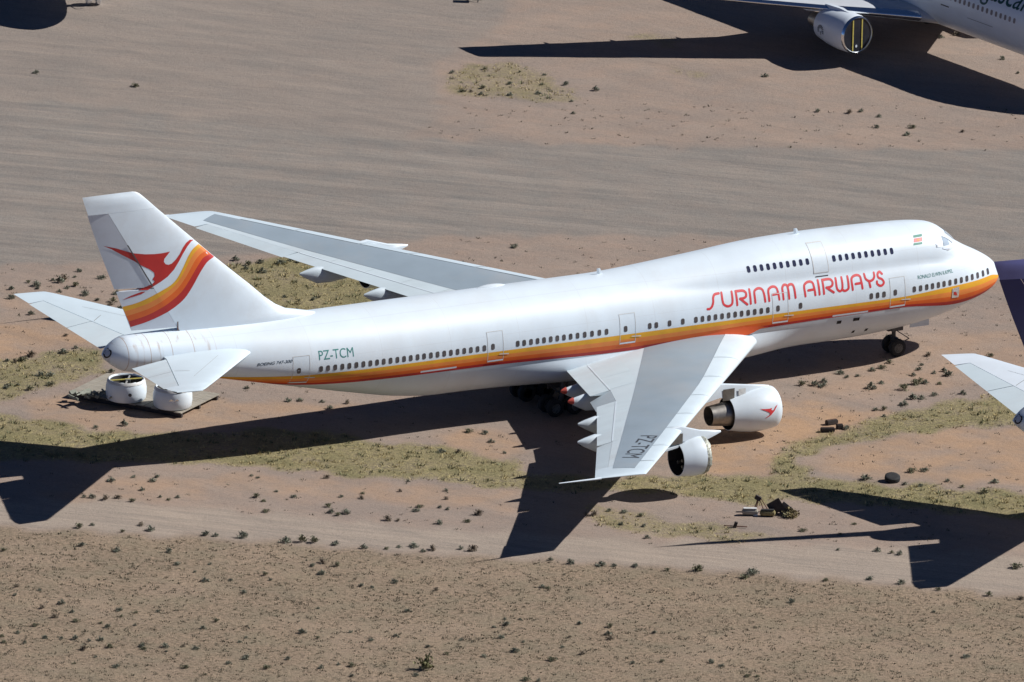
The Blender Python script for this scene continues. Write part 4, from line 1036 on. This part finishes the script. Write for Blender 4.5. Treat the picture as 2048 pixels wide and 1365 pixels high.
# green title, letter by letter
gR = tw_px(2052, 26, 6.3, 10); gL = tw_px(1962, -4, 6.3, 13)
def text_width(t):
    q = text_bm(t + '|', 1.0, .12, 1.0, .004); w_ = max(v.co.x for v in q.verts); q.free(); return w_
word = 'madagascar'; wsub = text_width('madagascar') - text_width('mada'); sc_ = abs(gL[0] - gR[0]) / wsub; wtot = text_width(word)
for k, ch in enumerate(word):
    bm = text_bm(ch, 1.0, .12, 1.0, .004); x0 = text_width(word[:k]) if k else text_width('') 
    for q in bm.verts: q.co = Vector((gR[0] + (wtot - x0 - q.co.x) * sc_, gR[1] + q.co.y * sc_, 0))
    finish_decal('green_title_letter', bm, tb.side(.016), GREENT, tf, (.6, .25))
for u, v, u1, v1, t_ in ((1882, 9, 1898, 16, .09), (1935, 36, 1986, 56, .03)):
    a, b = tw_px(u, v, 4.2), tw_px(u1, v1, 4.2)
    decal('cargo_door_seam', [[(a[0], a[1] - t_ / 2), (b[0], a[1] - t_ / 2), (b[0], a[1] + t_ / 2), (a[0], a[1] + t_ / 2)]], tb.side(.016), GEAR, tf, (.5, .5))
for sg in (1, -1):
    decal('cockpit_window', [[(2.9, 5.75), (4.3, 5.8), (4.2, 6.3), (3.3, 6.25)]], tb.side(.016, sg), GLASS, tf, (.4, .2))
TWF = Foil(le=lambda y: 18.6 + (y - 2.5) * .70, te=lerpf([0, 2.5, 8, 23.8], [28.6, 28.9, 29.4, 36.4]), zl=lambda y: 3.0 + (y - 2.5) * .105, zt=lambda y: 2.75 + (y - 2.5) * .115, th=lerpf([0, 2.5, 9, 24], [.13, .125, .1, .085]))
for side in (1, -1):
    w = TWF.loft('wing', [1, 2.6, 5, 8, 12, 16, 20, 23, 23.7], lambda y: 0, lambda y: 1.0, M('twinjet_wing_grey', (.5, .52, .55), .4, var=.05) if 'twinjet_wing_grey' not in bpy.data.materials else bpy.data.materials['twinjet_wing_grey'], tw, side, 14)
    v, f = [], []
    for i, y in enumerate((2.6, 8, 16, 23.6)):
        v += [TWF.pt(y, c, sg, side, off=.01 * sg) for c, sg in ((.03, -1), (.01, -1), (.002, -1), (0, 1), (.004, 1), (.015, 1), (.05, 1))]
        if i: f += [((i - 1) * 7 + k, i * 7 + k, i * 7 + k + 1, (i - 1) * 7 + k + 1) for k in range(6)]
    part('polished_leading_edge', v, f, CHROME, w, True, 80)
    for yy in (5.5, 10.5, 14.5, 18.5):
        se = TWF.te(yy) + .5
        MB().loft([[V(se - 3.4 + 3.4 * t, side * (yy + .2 * k * math.cos(a)), TWF.zt(yy) - .22 + .3 * k * math.sin(a)) for a in np.linspace(0, 2 * math.pi, 10, endpoint=False)] for t, k in ((0, .05), (.2, .8), (.5, 1), (.8, .6), (1, .05))]).build('flap_track_fairing', WHITE2, w, True)
    # engine with wrapped intake
    e = engine_empty('engine', tw); Y = side * 7.92; z = 2.38
    pr = [(19.45, 1.24), (19.36, 1.29), (19.42, 1.35), (19.9, 1.43), (20.8, 1.45), (21.8, 1.38), (23.1, 1.16), (23.08, 1.1), (22.6, 1.08)]
    MB().loft([ring_at(s, Y, z, r, 36) for s, r in pr], False, False).build('fan_cowl', WHITE2, e, True, 45, fix=False)
    part('polished_intake_lip', [p for s, r in ((19.46, 1.245), (19.34, 1.30), (19.41, 1.36), (19.56, 1.385)) for p in ring_at(s, Y, z, r, 36)], [(k * 36 + i, k * 36 + (i + 1) % 36, (k + 1) * 36 + (i + 1) % 36, (k + 1) * 36 + i) for k in range(3) for i in range(36)], CHROME, e, True, 80)
    cv = part('intake_cover', ring_at(19.42, Y, z, 1.24, 36), [tuple(range(36))], BLACKV, e)
    for dy in (-.40, .42):
        hh = math.sqrt(1.24 ** 2 - dy ** 2); MB().box(V(19.39, Y + side * dy, z), (.03, .10, 2 * hh - .05)).build('yellow_strap', YTAPE, cv)
    part('cover_patch', [V(19.385, Y + .10 + .09 * math.cos(a), z - .82 + .11 * math.sin(a)) for a in np.linspace(0, 6.28, 10, endpoint=False)], [tuple(range(10))], WHITE2, cv)
    part('fan_duct_wall', ring_at(22.7, Y, z, 1.08, 36), [tuple(range(36))], DARK, e)
    MB().loft([ring_at(22.6, Y, z, .8), ring_at(23.4, Y, z, .72), ring_at(24.6, Y, z, .52), ring_at(24.58, Y, z, .48)], False, True).build('core_nozzle', METAL, e, True, 45, fix=False)
    mb = MB(); mb.loft([[V(s, side * (7.92 + a * h), zz) for a, zz in ((-1, b_), (1, b_), (.7, t_), (-.7, t_))] for s, b_, t_, h in ((20.1, 3.72, 3.78, .05), (21.3, 3.55, 3.95, .22), (22.9, 3.3, 3.9, .26), (25.2, 2.9, 3.4, .22), (27, 2.95, 3.1, .05))])
    mb.build('pylon', WHITE2, e, True)
    # traveller's palm fan mark on the cowl
    leaf = []
    for k in range(11):
        a = R(-20 + 22 * k); 
        for r0, r1 in ((.18, .42),):
            d = np.array([math.cos(a), math.sin(a)]); n_ = np.array([-d[1], d[0]])
            leaf.append([tuple(np.array((21.35, .28)) * 0 + d * r0 - n_ * .012), tuple(d * r1 - n_ * .05), tuple(d * (r1 + .03)), tuple(d * r1 + n_ * .05), tuple(d * r0 + n_ * .012)])
    leaf.append([(-.03, -.35), (.03, -.35), (.05, -.05), (-.05, -.05)])
    decal('palm_fan_mark', [[(22.05 - x, (y_ - .1) / 1.36) for x, y_ in P] for P in leaf], lambda s, a, Y=Y, sd=side: V(s, Y + sd * (np.interp(s, [19.9, 20.8, 21.8, 23.1], [1.43, 1.45, 1.38, 1.16]) + .02) * math.cos(a), z + (np.interp(s, [19.9, 20.8, 21.8, 23.1], [1.43, 1.45, 1.38, 1.16]) + .02) * math.sin(a)), NAVYT, e, (.4, .3))
    TS = Foil(le=lambda y: 46.6 + (y - 1) * .72, te=lerpf([0, 1, 9.3], [52.2, 52.5, 54.6]), zl=lambda y: 6.1 + y * .11, zt=lambda y: 6.1 + y * .11, th=lambda y: .09)
    TS.loft('tailplane', [.6, 3, 6, 9.2], lambda y: 0, lambda y: 1.0, WHITE2, tw, side, 10)
    main_gear(tw, 26.6, side * 4.2, 3.0, MT, .58)
tfin = MB().loft([[V(a + (b - a) * c, sg * naca(c) * .09 * (b - a), zz) for c, sg in [(.5 - .5 * math.cos(math.pi * i / 10), 1) for i in range(11)] + [(.5 - .5 * math.cos(math.pi * i / 10), -1) for i in range(9, 0, -1)]] for zz, a, b in ((7.0, 41.8, 51.6), (9, 44.2, 52.2), (12, 47.3, 53.1), (15.9, 51.2, 54.6))]).build('fin', WHITE2, tw, True, 30)
nose_gear(tw, 5.7, 0.0, 2.2, .46, .32, .32)

tw2 = copy_tree(tw, None, ('green_title', 'palm_fan', 'strap'))
g4 = ground(190, 17); k4 = 1.1; a4 = R(-80)
h4 = np.array([math.cos(a4), math.sin(a4)]); pos4 = g4[:2] + h4 * 5.7 * k4 * .84
tw2.matrix_world = Matrix.Translation((pos4[0], pos4[1], 0)) @ Matrix.Rotation(a4, 4, 'Z') @ Matrix.Scale(k4, 4)
tag(tw2, 'white jetliner whose foil-wrapped nose wheels stand on the gravel beside its own shadow', 'airplane', 'twin jets parked beyond the gravel road')
for o in tw2.children_recursive:
    if o.parent and o.parent.name.startswith('nose_gear'): override(o, FOIL)
    if o.parent and o.parent.parent and o.parent.parent.name.startswith('nose_gear'): override(o, FOIL)
for o in [q for q in tw2.children if q.name.startswith('nose_gear')]:
    MB().box(V(5.6, .0, 1.18), (.55, .75, .12)).build('yellow_band', YTAPE, o)

# ================================================================== THINGS ON THE GROUND
# ---- timber pallet with two intake cowls and a heap of scrap
def at(u, v, z=0.0): return Vector(ground(u, v, z))
cA, cB, cC = at(362, 838), at(396, 810), at(136, 796)
ux = (cC - cA); Lp = ux.length; ux.normalize(); uy = (cB - cA); uy = (uy - ux * uy.dot(ux)); Wp = 5.2; uy.normalize()
pal = bpy.data.objects.new('timber_pallet', None); COL.objects.link(pal); pal.location = cA
tag(pal, 'long weathered timber pallet lying under the tail of the striped jumbo', 'pallet')
ang = math.atan2(ux.y, ux.x); pal.rotation_euler = (0, 0, ang)
sgn = 1 if (Matrix.Rotation(ang, 3, 'Z') @ Vector((0, 1, 0))).dot(uy) > 0 else -1
Lp = min(Lp, 11.5)
npl = 15
for k in range(npl):
    w_ = Lp / npl
    MB().box((w_ * (k + .5), sgn * Wp / 2, .36 + .012 * ((k * 7) % 3)), (w_ - .04, Wp - .1 * ((k * 5) % 3), .07)).build('plank', PLANK, pal)
for k in range(3): MB().box((Lp / 2, sgn * (.25 + k * (Wp - .5) / 2), .18), (Lp - .1, .2, .32)).build('bearer', BLOCK, pal)

def cowl_ring(px, r, name, label, dent):
    c = at(*px, .42)
    e = bpy.data.objects.new(name, None); COL.objects.link(e); e.location = (c.x, c.y, .44)
    tag(e, label, 'engine cowl', 'engine intake cowls standing on the pallet')
    prof = [(1.0, .0), (1.06, .10), (1.10, .5), (1.09, .9), (1.03, 1.25), (.96, 1.42), (.92, 1.44), (.885, 1.40), (.87, .9), (.88, .1)]
    n = 44; rings = []
    for q, h in prof:
        ring = []
        for i in range(n):
            a = 2 * math.pi * i / n; hh = h * .95
            low = dent if (h < .05 and -.9 < math.sin(a - 5.4) and math.cos(a - 5.6) > .86) else 0
            jag = .05 * math.sin(i * 3.7) * math.sin(i * 1.3) if h >= 1.25 else 0
            ring.append((r * q * math.cos(a), r * q * math.sin(a), hh + low + jag))
        rings.append(ring)
    MB().loft(rings, False, False).build('cowl_shell', WHITE, e, True, 50, fix=False)
    part('inner_liner', [(r * q * math.cos(2 * math.pi * i / 32), r * q * math.sin(2 * math.pi * i / 32), h) for q, h in ((.865, 1.28), (.875, .08)) for i in range(32)], [(i, (i + 1) % 32, 32 + (i + 1) % 32, 32 + i) for i in range(32)] + [tuple(range(32, 64))], M('intake_liner_dark', (.07, .068, .068), .6, var=.3), e, True)
    lp = []
    for q, h in ((1.03, 1.19), (.985, 1.32), (.94, 1.375), (.895, 1.35)):
        lp.append([(r * (q + .012) * math.cos(2 * math.pi * i / n), r * (q + .012) * math.sin(2 * math.pi * i / n), h + .012) for i in range(n)])
    MB().loft(lp, False, False).build('bare_metal_lip', FRAME, e, True, 60, fix=False)
    return e
c1 = cowl_ring((252, 797), 1.25, 'intake_cowl', 'white engine intake cowl with a cross brace over its open top', .0)
mb = MB(); mb.tube((-1.15, -.2, 1.25), (1.1, .35, 1.30), .05, .06, 8); mb.build('brace_bar', YTAPE, c1)
mb = MB(); mb.tube((-.1, -1.15, 1.15), (.2, 1.15, 1.22), .07, .07, 8); mb.box((.1, .1, 1.15), (.35, .3, .3)); mb.build('brace_frame', HUB, c1)
part('round_placard', [(1.26 * 1.1 * math.cos(-1.35) + .12 * math.cos(a), 1.26 * 1.1 * math.sin(-1.35) - .02, .62 + .12 * math.sin(a)) for a in np.linspace(0, 6.28, 12, endpoint=False)], [tuple(range(12))], GEAR, c1)
c2 = cowl_ring((345, 812), 1.20, 'intake_cowl', 'white engine intake cowl with torn skin, tucked under the tailplane tip', .0)
v = [(1.22 * 1.10 * math.cos(a), 1.20 * 1.115 * math.sin(a), h) for a, h in ((-1.75, .70), (-1.6, .86), (-1.45, .74), (-1.3, .84), (-1.2, .70), (-1.35, .66), (-1.5, .64))]
part('torn_skin', v, [tuple(range(7))], FOIL, c2)
sc = at(188, 797, .4); rg = random.Random(5)
scrap = MB()
for k in range(16):
    q = Matrix.Rotation(rg.uniform(0, 6), 3, 'Z') @ Matrix.Rotation(rg.uniform(-.6, .6), 3, 'X')
    scrap.box((rg.uniform(-1.4, 1.4), rg.uniform(-.6, .6), .12 + rg.uniform(0, .3)), (rg.uniform(.3, 1.2), rg.uniform(.05, .35), rg.uniform(.04, .2)), q)
so = scrap.build('sheet_metal_heap', SCRAPM); so.location = (sc.x, sc.y, .42); tag(so, 'crumpled heap of green-grey sheet metal on the end of the pallet', 'scrap heap')
for k in range(4):
    q = MB(); q.tube((0, 0, 0), (rg.uniform(.8, 1.6), rg.uniform(-.4, .4), rg.uniform(.1, .35)), .04, .04, 6); o = q.build('loose_tube', SCRAPM, so); o.location = (rg.uniform(-1.4, .4), rg.uniform(-.5, .5), .2)

# ---- timber blocks and the loose tyre
for (u, v), sz, rz, lab in (((1663, 849), (.85, .38, .32), .5, 'dark timber block, farthest of three from the grass strip'),
                            ((1655, 864), (.95, .36, .30), .1, 'long dark timber block lying nearest the engine of the striped jumbo'),
                            ((1679, 858), (.45, .32, .34), .3, 'short dark timber block standing between its two longer neighbours')):
    c = at(u, v); bm = bmesh.new(); bmesh.ops.create_cube(bm, size=1)
    for q in bm.verts: q.co = Vector((q.co.x * sz[0], q.co.y * sz[1], (q.co.z + .5) * sz[2]))
    bmesh.ops.bevel(bm, geom=bm.edges[:], offset=.05, segments=2, affect='EDGES')
    me = bpy.data.meshes.new('timber_block'); bm.to_mesh(me); bm.free(); me.materials.append(BLOCK)
    o = link('timber_block', me); o.location = (c.x, c.y, 0); o.rotation_euler = (0, 0, rz); tag(o, lab, 'block', 'dark timber blocks on the red soil')
    MB().box((0, 0, sz[2] + .01), (sz[0] * .9, .05, .02)).build('steel_strap', RUSTY, o)
c = at(1784, 963); ty = bpy.data.objects.new('loose_tyre', None); COL.objects.link(ty); ty.location = (c.x, c.y, 0); ty.rotation_euler = (R(14), 0, .3)
tag(ty, 'big black aircraft tyre lying flat at the edge of the yellow grass', 'tyre')
MB().wheel((0, 0, .26), (0, 0, 1), .52, .36, 28).build('tread', RUBBER, ty, True, 40)
part('tyre_bore', [(.28 * math.cos(a), .28 * math.sin(a), .445) for a in np.linspace(0, 6.28, 20, endpoint=False)], [tuple(range(20))], DARK, ty)

# ---- junk by the grass
def junk(name, px, label, cat, build):
    c = at(*px); e = bpy.data.objects.new(name, None); COL.objects.link(e); e.location = (c.x, c.y, 0); e.scale = (.8, .8, .8); tag(e, label, cat); build(e); return e
def crate(e):
    for nm, cpos, sz, rt in (('black_panel', (0, 0, .75), (1.15, .08, 1.05), Matrix.Rotation(R(-32), 3, 'Y')), ('grey_panel', (.75, .05, .5), (1.0, .07, .95), Matrix.Rotation(R(38), 3, 'Y'))):
        MB().box(cpos, sz, rt).build(nm, BLOCK if nm[0] == 'b' else GEAR, e)
    MB().box((.2, .35, .35), (1.1, .7, .1), Matrix.Rotation(.2, 3, 'Y')).build('bottom_board', BLOCK, e)
junk('broken_crate', (1551, 1031), 'black open crate tipped on its corner beside the junk heap', 'crate', crate)
def drum(e, mat=PLANK, ln=1.35, r=.32):
    rings = [[(x, q * r * math.cos(a), r + q * r * math.sin(a) * .9) for a in np.linspace(0, 6.28, 14, endpoint=False)] for x, q in ((-ln / 2, .3), (-ln / 2 + .1, .9), (-ln * .2, 1), (ln * .2, 1.02), (ln / 2 - .1, .9), (ln / 2, .3))]
    MB().loft(rings).build('drum_shell', mat, e, True); MB().box((0, -r * .2, 2 * r - .02), (ln * .8, .35, .06)).build('lid_board', FRAME if mat is PLANK else DARK, e)
junk('fallen_drum', (1500, 1031), 'tan cylindrical drum with a white board on top in the junk heap', 'drum', drum)
junk('straw_bundle', (1535, 1033), 'olive straw-coloured bundle lying between the drum and the crate', 'bundle', lambda e: drum(e, M('straw_olive', (.22, .18, .08), .9, var=.3, scale=6), 1.3, .30))
junk('white_box', (1511, 1032), 'small white box beside the tan drum', 'box', lambda e: (MB().box((0, 0, .16), (.34, .28, .32)).build('box_body', FRAME, e), MB().box((0, 0, .34), (.38, .32, .05)).build('box_lid', FRAME, e)))
def trest(e):
    mb = MB()
    for a, b in (((-.5, 0, 0), (-.1, 0, 1.3)), ((.4, 0, 0), (-.1, 0, 1.3)), ((.7, .2, .1), (.1, .1, 1.1)), ((-.3, .3, 0), (-.1, 0, 1.2))): mb.tube(a, b, .045, .045, 6)
    mb.build('frame_tube', RUSTY, e); MB().box((-.15, .1, 1.15), (.5, .3, .35), Matrix.Rotation(.5, 3, 'Y')).build('head_plate', BLOCK, e)
junk('bent_trestle', (1519, 1024), 'rusty bent tube trestle rising out of the junk heap', 'trestle', trest)
def pole(e):
    MB().tube((-1.0, 0, .12), (.9, -.25, .14), .05, .05, 8).build('pole_bar', RUSTY, e); MB().box((-.05, -.1, .25), (.25, .25, .5), Matrix.Rotation(.3, 3, 'Y')).build('pole_clamp', BLOCK, e)
junk('steel_pole', (1472, 1055), 'rusty steel pole with a clamp lying on bare ground near the track', 'pole', pole)
def stand(e):
    mb = MB()
    for x in (-.5, .5):
        mb.tube((x - .15, -.4, 0), (x, 0, 1.0), .05, .05, 6); mb.tube((x + .15, .4, 0), (x, 0, 1.0), .05, .05, 6)
    mb.build('stand_leg', GEAR, e); MB().box((0, 0, 1.02), (1.4, .9, .08)).build('stand_top', GEAR, e)
junk('steel_stand', (948, 3), 'dark steel work stand on bare ground beyond the gravel road', 'stand', stand)

# ================================================================== PLANTS
LEAF = [M('shrub_grey_green', (.225, .235, .175), .8, var=.35, scale=3), M('shrub_olive', (.21, .205, .125), .8, var=.35, scale=3), M('shrub_dry_brown', (.24, .195, .14), .85, var=.35, scale=3)]
TWIG = M('shrub_twig', (.085, .06, .042), .9, var=.3)
def shrub_mesh(seed, nleaf=300):
    """rounded clump: many small leaf faces gathered in a few sprays, denser towards the base"""
    r = random.Random(seed); v, f = [], []
    sprays = [(r.uniform(0, 6.283), r.uniform(.15, 1.5), r.uniform(.55, 1.0)) for _ in range(11)]
    for k in range(nleaf):
        a, el, q = sprays[r.randrange(11)]
        a += r.gauss(0, .42); el = min(max(el + r.gauss(0, .28), .03), 1.55); q = q * r.uniform(.35, 1.05)
        p = Vector((math.cos(a) * math.cos(el) * q, math.sin(a) * math.cos(el) * q, math.sin(el) * q * .8 + .03))
        d = (p.normalized() * .6 + Vector((r.uniform(-1, 1), r.uniform(-1, 1), r.uniform(-.2, .9)))).normalized()
        s_ = d.orthogonal().normalized(); s_ = Matrix.Rotation(r.uniform(0, 6.28), 3, d) @ s_
        ln, w = r.uniform(.10, .20), r.uniform(.04, .085)
        n = len(v); v += [p - s_ * w, p + s_ * w, p + d * ln + s_ * w * .4, p + d * ln - s_ * w * .4]; f.append((n, n + 1, n + 2, n + 3))
    return v, f
SH = []
for k in range(9):
    v, f = shrub_mesh(k); mat = LEAF[(0, 0, 0, 1, 0, 2, 0, 1, 0)[k]]
    me = mesh('shrub_leaves', v, f, mat); t = MB(); r_ = random.Random(k + 50)
    for j in range(7):
        a = r_.uniform(0, 6.28); q = r_.uniform(.4, .8); t.tube((0, 0, 0), (math.cos(a) * q, math.sin(a) * q, r_.uniform(.3, .65)), .022, .008, 4)
    SH.append((me, mesh('shrub_stems', t.v, t.f, TWIG)))

def conv(ox, oy, sc, P): return [(ox + x / sc, oy + y / sc) for x, y in P]
ZONES = []
ZONES.append(('low grey-green desert shrub on the bare ground around the tail of the striped jumbo', 'shrubs around the tail', .42,
 conv(0,380,2.203,[(125,405),(160,420),(165,432),(235,397),(262,405),(285,392),(330,382),(347,356),(333,422),(295,430),(262,445),(372,460),(430,484),(450,388),(138,545),(290,640),(515,455),(497,490),(488,505),(530,520),(50,436),(45,475),(332,695),(280,715),(137,730),(100,748),(32,752),(65,755),(175,815),(220,815),(80,858),(220,857),(130,878),(490,800),(32,870),(545,1035),(420,1045)])
 + conv(450,480,3.724,[(75,148),(265,165),(175,182),(155,210),(410,170),(500,148),(545,160),(440,420),(660,440),(550,450),(280,235)])))
ZONES.append(('low grey-green desert shrub between the grass strip and the dirt track', 'shrubs between grass and track', .38,
 conv(0,700,3.592,[(960,910),(800,938),(1095,940),(1130,910),(760,1070),(845,1060),(660,1055),(600,1052),(1020,1003),(950,1085),(1150,1055),(1210,1072),(1275,1055)])
 + conv(400,760,2.926,[(445,650),(550,682),(370,708),(330,685),(950,662),(945,690),(825,680),(1170,650),(1220,592),(1440,645),(1440,695),(1265,765),(1285,740),(1405,745),(1450,755),(1630,785),(1565,827),(1400,838),(1160,820),(1097,818),(770,775),(855,778),(808,790),(750,738),(385,768),(860,133),(760,165),(715,125),(585,118),(515,120),(275,45),(1575,300),(1665,310),(1705,360),(1780,425),(1515,417),(1412,417),(300,558),(340,570),(740,570)])
 + conv(680,1000,2.926,[(580,135),(745,125),(1490,85),(1440,88),(1575,60),(1660,70),(1760,92),(1645,140),(1780,152),(1800,220)])
 + conv(1480,680,2.625,[(525,1018),(600,965),(330,1000),(720,1105),(840,1122),(795,1115),(515,1100)])))
ZONES.append(('bushy grey-green shrub on the low bank along the dirt track', 'shrubs along the track', .47,
 conv(0,700,3.592,[(570,1272),(660,1255),(1010,1255),(880,1305),(1080,1290)])
 + conv(400,760,2.926,[(35,905),(90,910),(245,918),(500,945),(595,943),(665,947),(795,960),(955,982),(1090,985),(1165,975),(1250,972),(1305,1000),(1360,990),(1525,985),(1595,995)])
 + conv(680,1000,2.926,[(1230,348),(1345,370),(1525,380),(1600,385),(1730,388),(1915,410)])
 + conv(1350,1000,2.934,[(135,412),(405,455),(450,432),(1145,462),(1325,488),(885,470),(1545,525),(1840,558),(2030,578)])))
ZONES.append(('low grey-green desert shrub on the red soil below the nose of the striped jumbo', 'shrubs below the nose', .46,
 conv(1480,680,2.625,[(990,80),(785,118),(695,158),(745,145),(525,173),(562,195),(620,188),(440,218),(435,243),(325,235),(398,235),(740,225),(690,250),(860,257),(950,130),(940,155),(1020,172),(1070,162),(1095,185),(908,183),(925,228),(950,210),(975,225),(1045,228),(1018,288),(1170,280),(955,305),(905,307),(860,340),(715,367),(755,365),(1315,80),(755,400),(665,730),(865,757),(945,763),(970,685),(900,690),(1090,740),(1165,770),(1335,745),(1280,800),(250,925),(560,465),(1450,1193)])))
ZONES.append(('small dark desert shrub on the open scrub beyond the track from the jumbo', 'shrubs on the open scrub', .36,
 conv(0,1000,2.926,[(990,300),(1230,375),(1035,375),(1140,420),(1200,470),(1350,467),(1425,540),(685,297),(480,265),(20,295),(90,555),(230,525),(100,505),(360,605),(250,630),(425,655),(700,645),(710,680),(795,658),(920,650),(445,708),(320,685),(205,733),(590,720),(630,742),(105,775),(260,805),(360,810),(440,812),(520,820),(585,815),(790,730),(1190,750),(1265,710),(1440,738),(1400,830),(1440,803),(835,855),(840,870),(965,858),(1145,868),(1070,855),(975,885),(490,872),(560,917),(640,858),(1685,930),(1885,365),(1975,383),(1830,383),(1880,430),(1580,465),(1550,437),(1860,632),(1770,775),(1860,808),(435,955),(680,975),(1080,980),(1200,1020),(1560,985),(1880,980),(1980,960),(1440,925),(1340,955),(25,830),(10,795),(145,832)])
 + conv(680,1000,2.926,[(125,500),(185,510),(315,480),(400,650),(560,525),(330,795),(1055,697),(965,695),(975,730),(900,742),(1400,725),(1580,740),(1840,775),(1185,508),(1215,512),(710,815),(940,805),(1025,885),(840,915),(625,900),(1420,900),(1240,935),(515,858),(60,770),(180,820),(1090,1050),(1165,1055),(70,970),(70,1030),(440,1025),(1570,785),(1585,810),(1345,800),(1300,860),(1075,830),(1715,955),(1885,945)])
 + conv(1350,1000,2.934,[(1515,655),(680,597),(1705,920),(210,952),(275,972),(425,1033),(480,1033)])))
ZONES.append(('small dark desert shrub on the gravel beyond the striped jumbo', 'shrubs beyond the gravel road', .36,
 conv(1400,0,3.16,[(1910,370),(2010,460),(1525,235),(1620,215),(410,480),(745,703),(945,712),(1020,702),(1130,735),(1115,803),(1340,805),(1310,850),(1660,830)])
 + conv(800,60,4.096,[(430,345),(690,318),(980,342),(900,437),(510,500),(580,500),(665,522),(680,472),(1165,445),(1180,365),(1360,445),(900,530),(1130,518),(1405,580),(1600,490),(1420,680)]) + [(1030,494), (270,172), (72,145)]))
rs = random.Random(21); cnt = 0
for lab, grp, rad, pts in ZONES:
    for u, v in pts:
        g = ground(u, v + 2)
        e = bpy.data.objects.new('desert_shrub', None); COL.objects.link(e); e.location = (g[0], g[1], -.01)
        sc = rad * .8 * rs.uniform(.6, 1.35); e.scale = (sc * rs.uniform(.9, 1.25), sc, sc * rs.uniform(.85, 1.2)); e.rotation_euler = (0, 0, rs.uniform(0, 6.28))
        tag(e, lab, 'shrub', grp)
        lv, tw_ = SH[rs.randrange(9)]
        link('foliage', lv, e); link('stems', tw_, e); cnt += 1
# one bigger yellow-green bush and a round tumbleweed
def big_bush(px, sc, label, seed, mat, n):
    g = ground(*px); v, f = shrub_mesh(seed, n)
    e = bpy.data.objects.new('bush', None); COL.objects.link(e); e.location = (g[0], g[1], -.02); e.scale = sc
    part('foliage', v, f, mat, e); link('stems', SH[0][1], e); tag(e, label, 'bush')
big_bush((851, 1338), (.85, .8, 1.15), 'loose yellow-green bush, tallest plant on the open scrub', 77, M('bush_yellow_green', (.20, .195, .09), .8, var=.3, scale=3), 260)
big_bush((1578, 1033), (.75, .7, .75), 'round straw-coloured tumbleweed beside the broken crate', 78, M('tumbleweed_straw', (.24, .19, .09), .85, var=.3, scale=3), 420)

# ---- grass and tiny tufts: uncountable ground cover
def scatter(name, n, mask, lo, hi, hgt, wid, mat, blades, seed, spread=.16, thr=.5):
    r = np.random.default_rng(seed)
    P = np.column_stack([r.uniform(lo[0], hi[0], n), r.uniform(lo[1], hi[1], n)])
    ix = np.clip(np.searchsorted(GX, P[:, 0]), 0, nx - 1); iy = np.clip(np.searchsorted(GY, P[:, 1]), 0, ny - 1)
    keep = mask.reshape(XX.shape)[ix, iy] * r.uniform(.55, 1, n) > thr
    clump = smooth_noise(P[:, 0], P[:, 1], 2.0, seed + 5) + .6 * smooth_noise(P[:, 0], P[:, 1], .8, seed + 6)
    P = P[keep & (clump + r.normal(0, .45, n) > -.15)]
    m = len(P)
    size = r.uniform(.55, 1.35, m)
    base = np.repeat(P, blades, 0); k = len(base); sz = np.repeat(size, blades)
    a = r.uniform(0, 6.283, k); q = r.uniform(0, spread, k) * sz; lean = r.uniform(.1, .9, k) * hgt * sz; ht = hgt * r.uniform(.5, 1.1, k) * sz
    cx = base[:, 0] + np.cos(a) * q; cy = base[:, 1] + np.sin(a) * q; b = r.uniform(0, 6.283, k); w = wid * sz
    v = np.zeros((k, 3, 3)); v[:, 0] = np.column_stack([cx - np.cos(b) * w, cy - np.sin(b) * w, np.full(k, -.01)]); v[:, 1] = np.column_stack([cx + np.cos(b) * w, cy + np.sin(b) * w, np.full(k, -.01)])
    v[:, 2] = np.column_stack([cx + np.cos(a) * lean, cy + np.sin(a) * lean, ht])
    me = bpy.data.meshes.new(name); me.vertices.add(k * 3); me.vertices.foreach_set('co', v.ravel().astype(np.float32))
    me.loops.add(k * 3); me.loops.foreach_set('vertex_index', np.arange(k * 3, dtype=np.int32)); me.polygons.add(k)
    me.polygons.foreach_set('loop_start', np.arange(0, k * 3, 3, dtype=np.int32)); me.update(calc_edges=True); me.validate()
    me.materials.append(mat); o = link(name, me); return o
DRY = M('dry_grass_straw', (.44, .36, .18), .9, var=.4, scale=1.2); OLV = M('grass_olive', (.165, .17, .09), .9, var=.4, scale=1.5)
TUFT = M('tuft_dark_brown_green', (.13, .118, .082), .9, var=.4, scale=1.0)
o = scatter('dry_grass', 34000, m_grass, (-42, -55), (44, 75), .15, .028, DRY, 7, 31, .2, .42); tag(o, 'dry yellow grass in strips around the striped jumbo', 'grass', kind='stuff')
o = scatter('green_weeds', 14000, m_grass, (-42, -55), (44, 75), .20, .035, OLV, 9, 33, .22, .55); tag(o, 'olive green weeds mixed into the dry grass', 'weeds', kind='stuff')
o = scatter('scrub_tufts', 24000, m_scrub, (-40, -84), (42, -38), .085, .026, TUFT, 7, 35, .16, .5); tag(o, 'tiny dark tufts dotted over the open scrub', 'tufts', kind='stuff')
o = scatter('sparse_tufts', 5200, 1 - np.maximum(np.maximum(m_scrub, m_road), np.maximum(m_track, m_grass)), (-42, -50), (44, 60), .10, .027, TUFT, 7, 37, .16, .6); tag(o, 'sparse dark tufts on the bare soil around the aircraft', 'tufts', kind='stuff')
print('shrubs', cnt, 'objects', len(bpy.data.objects))
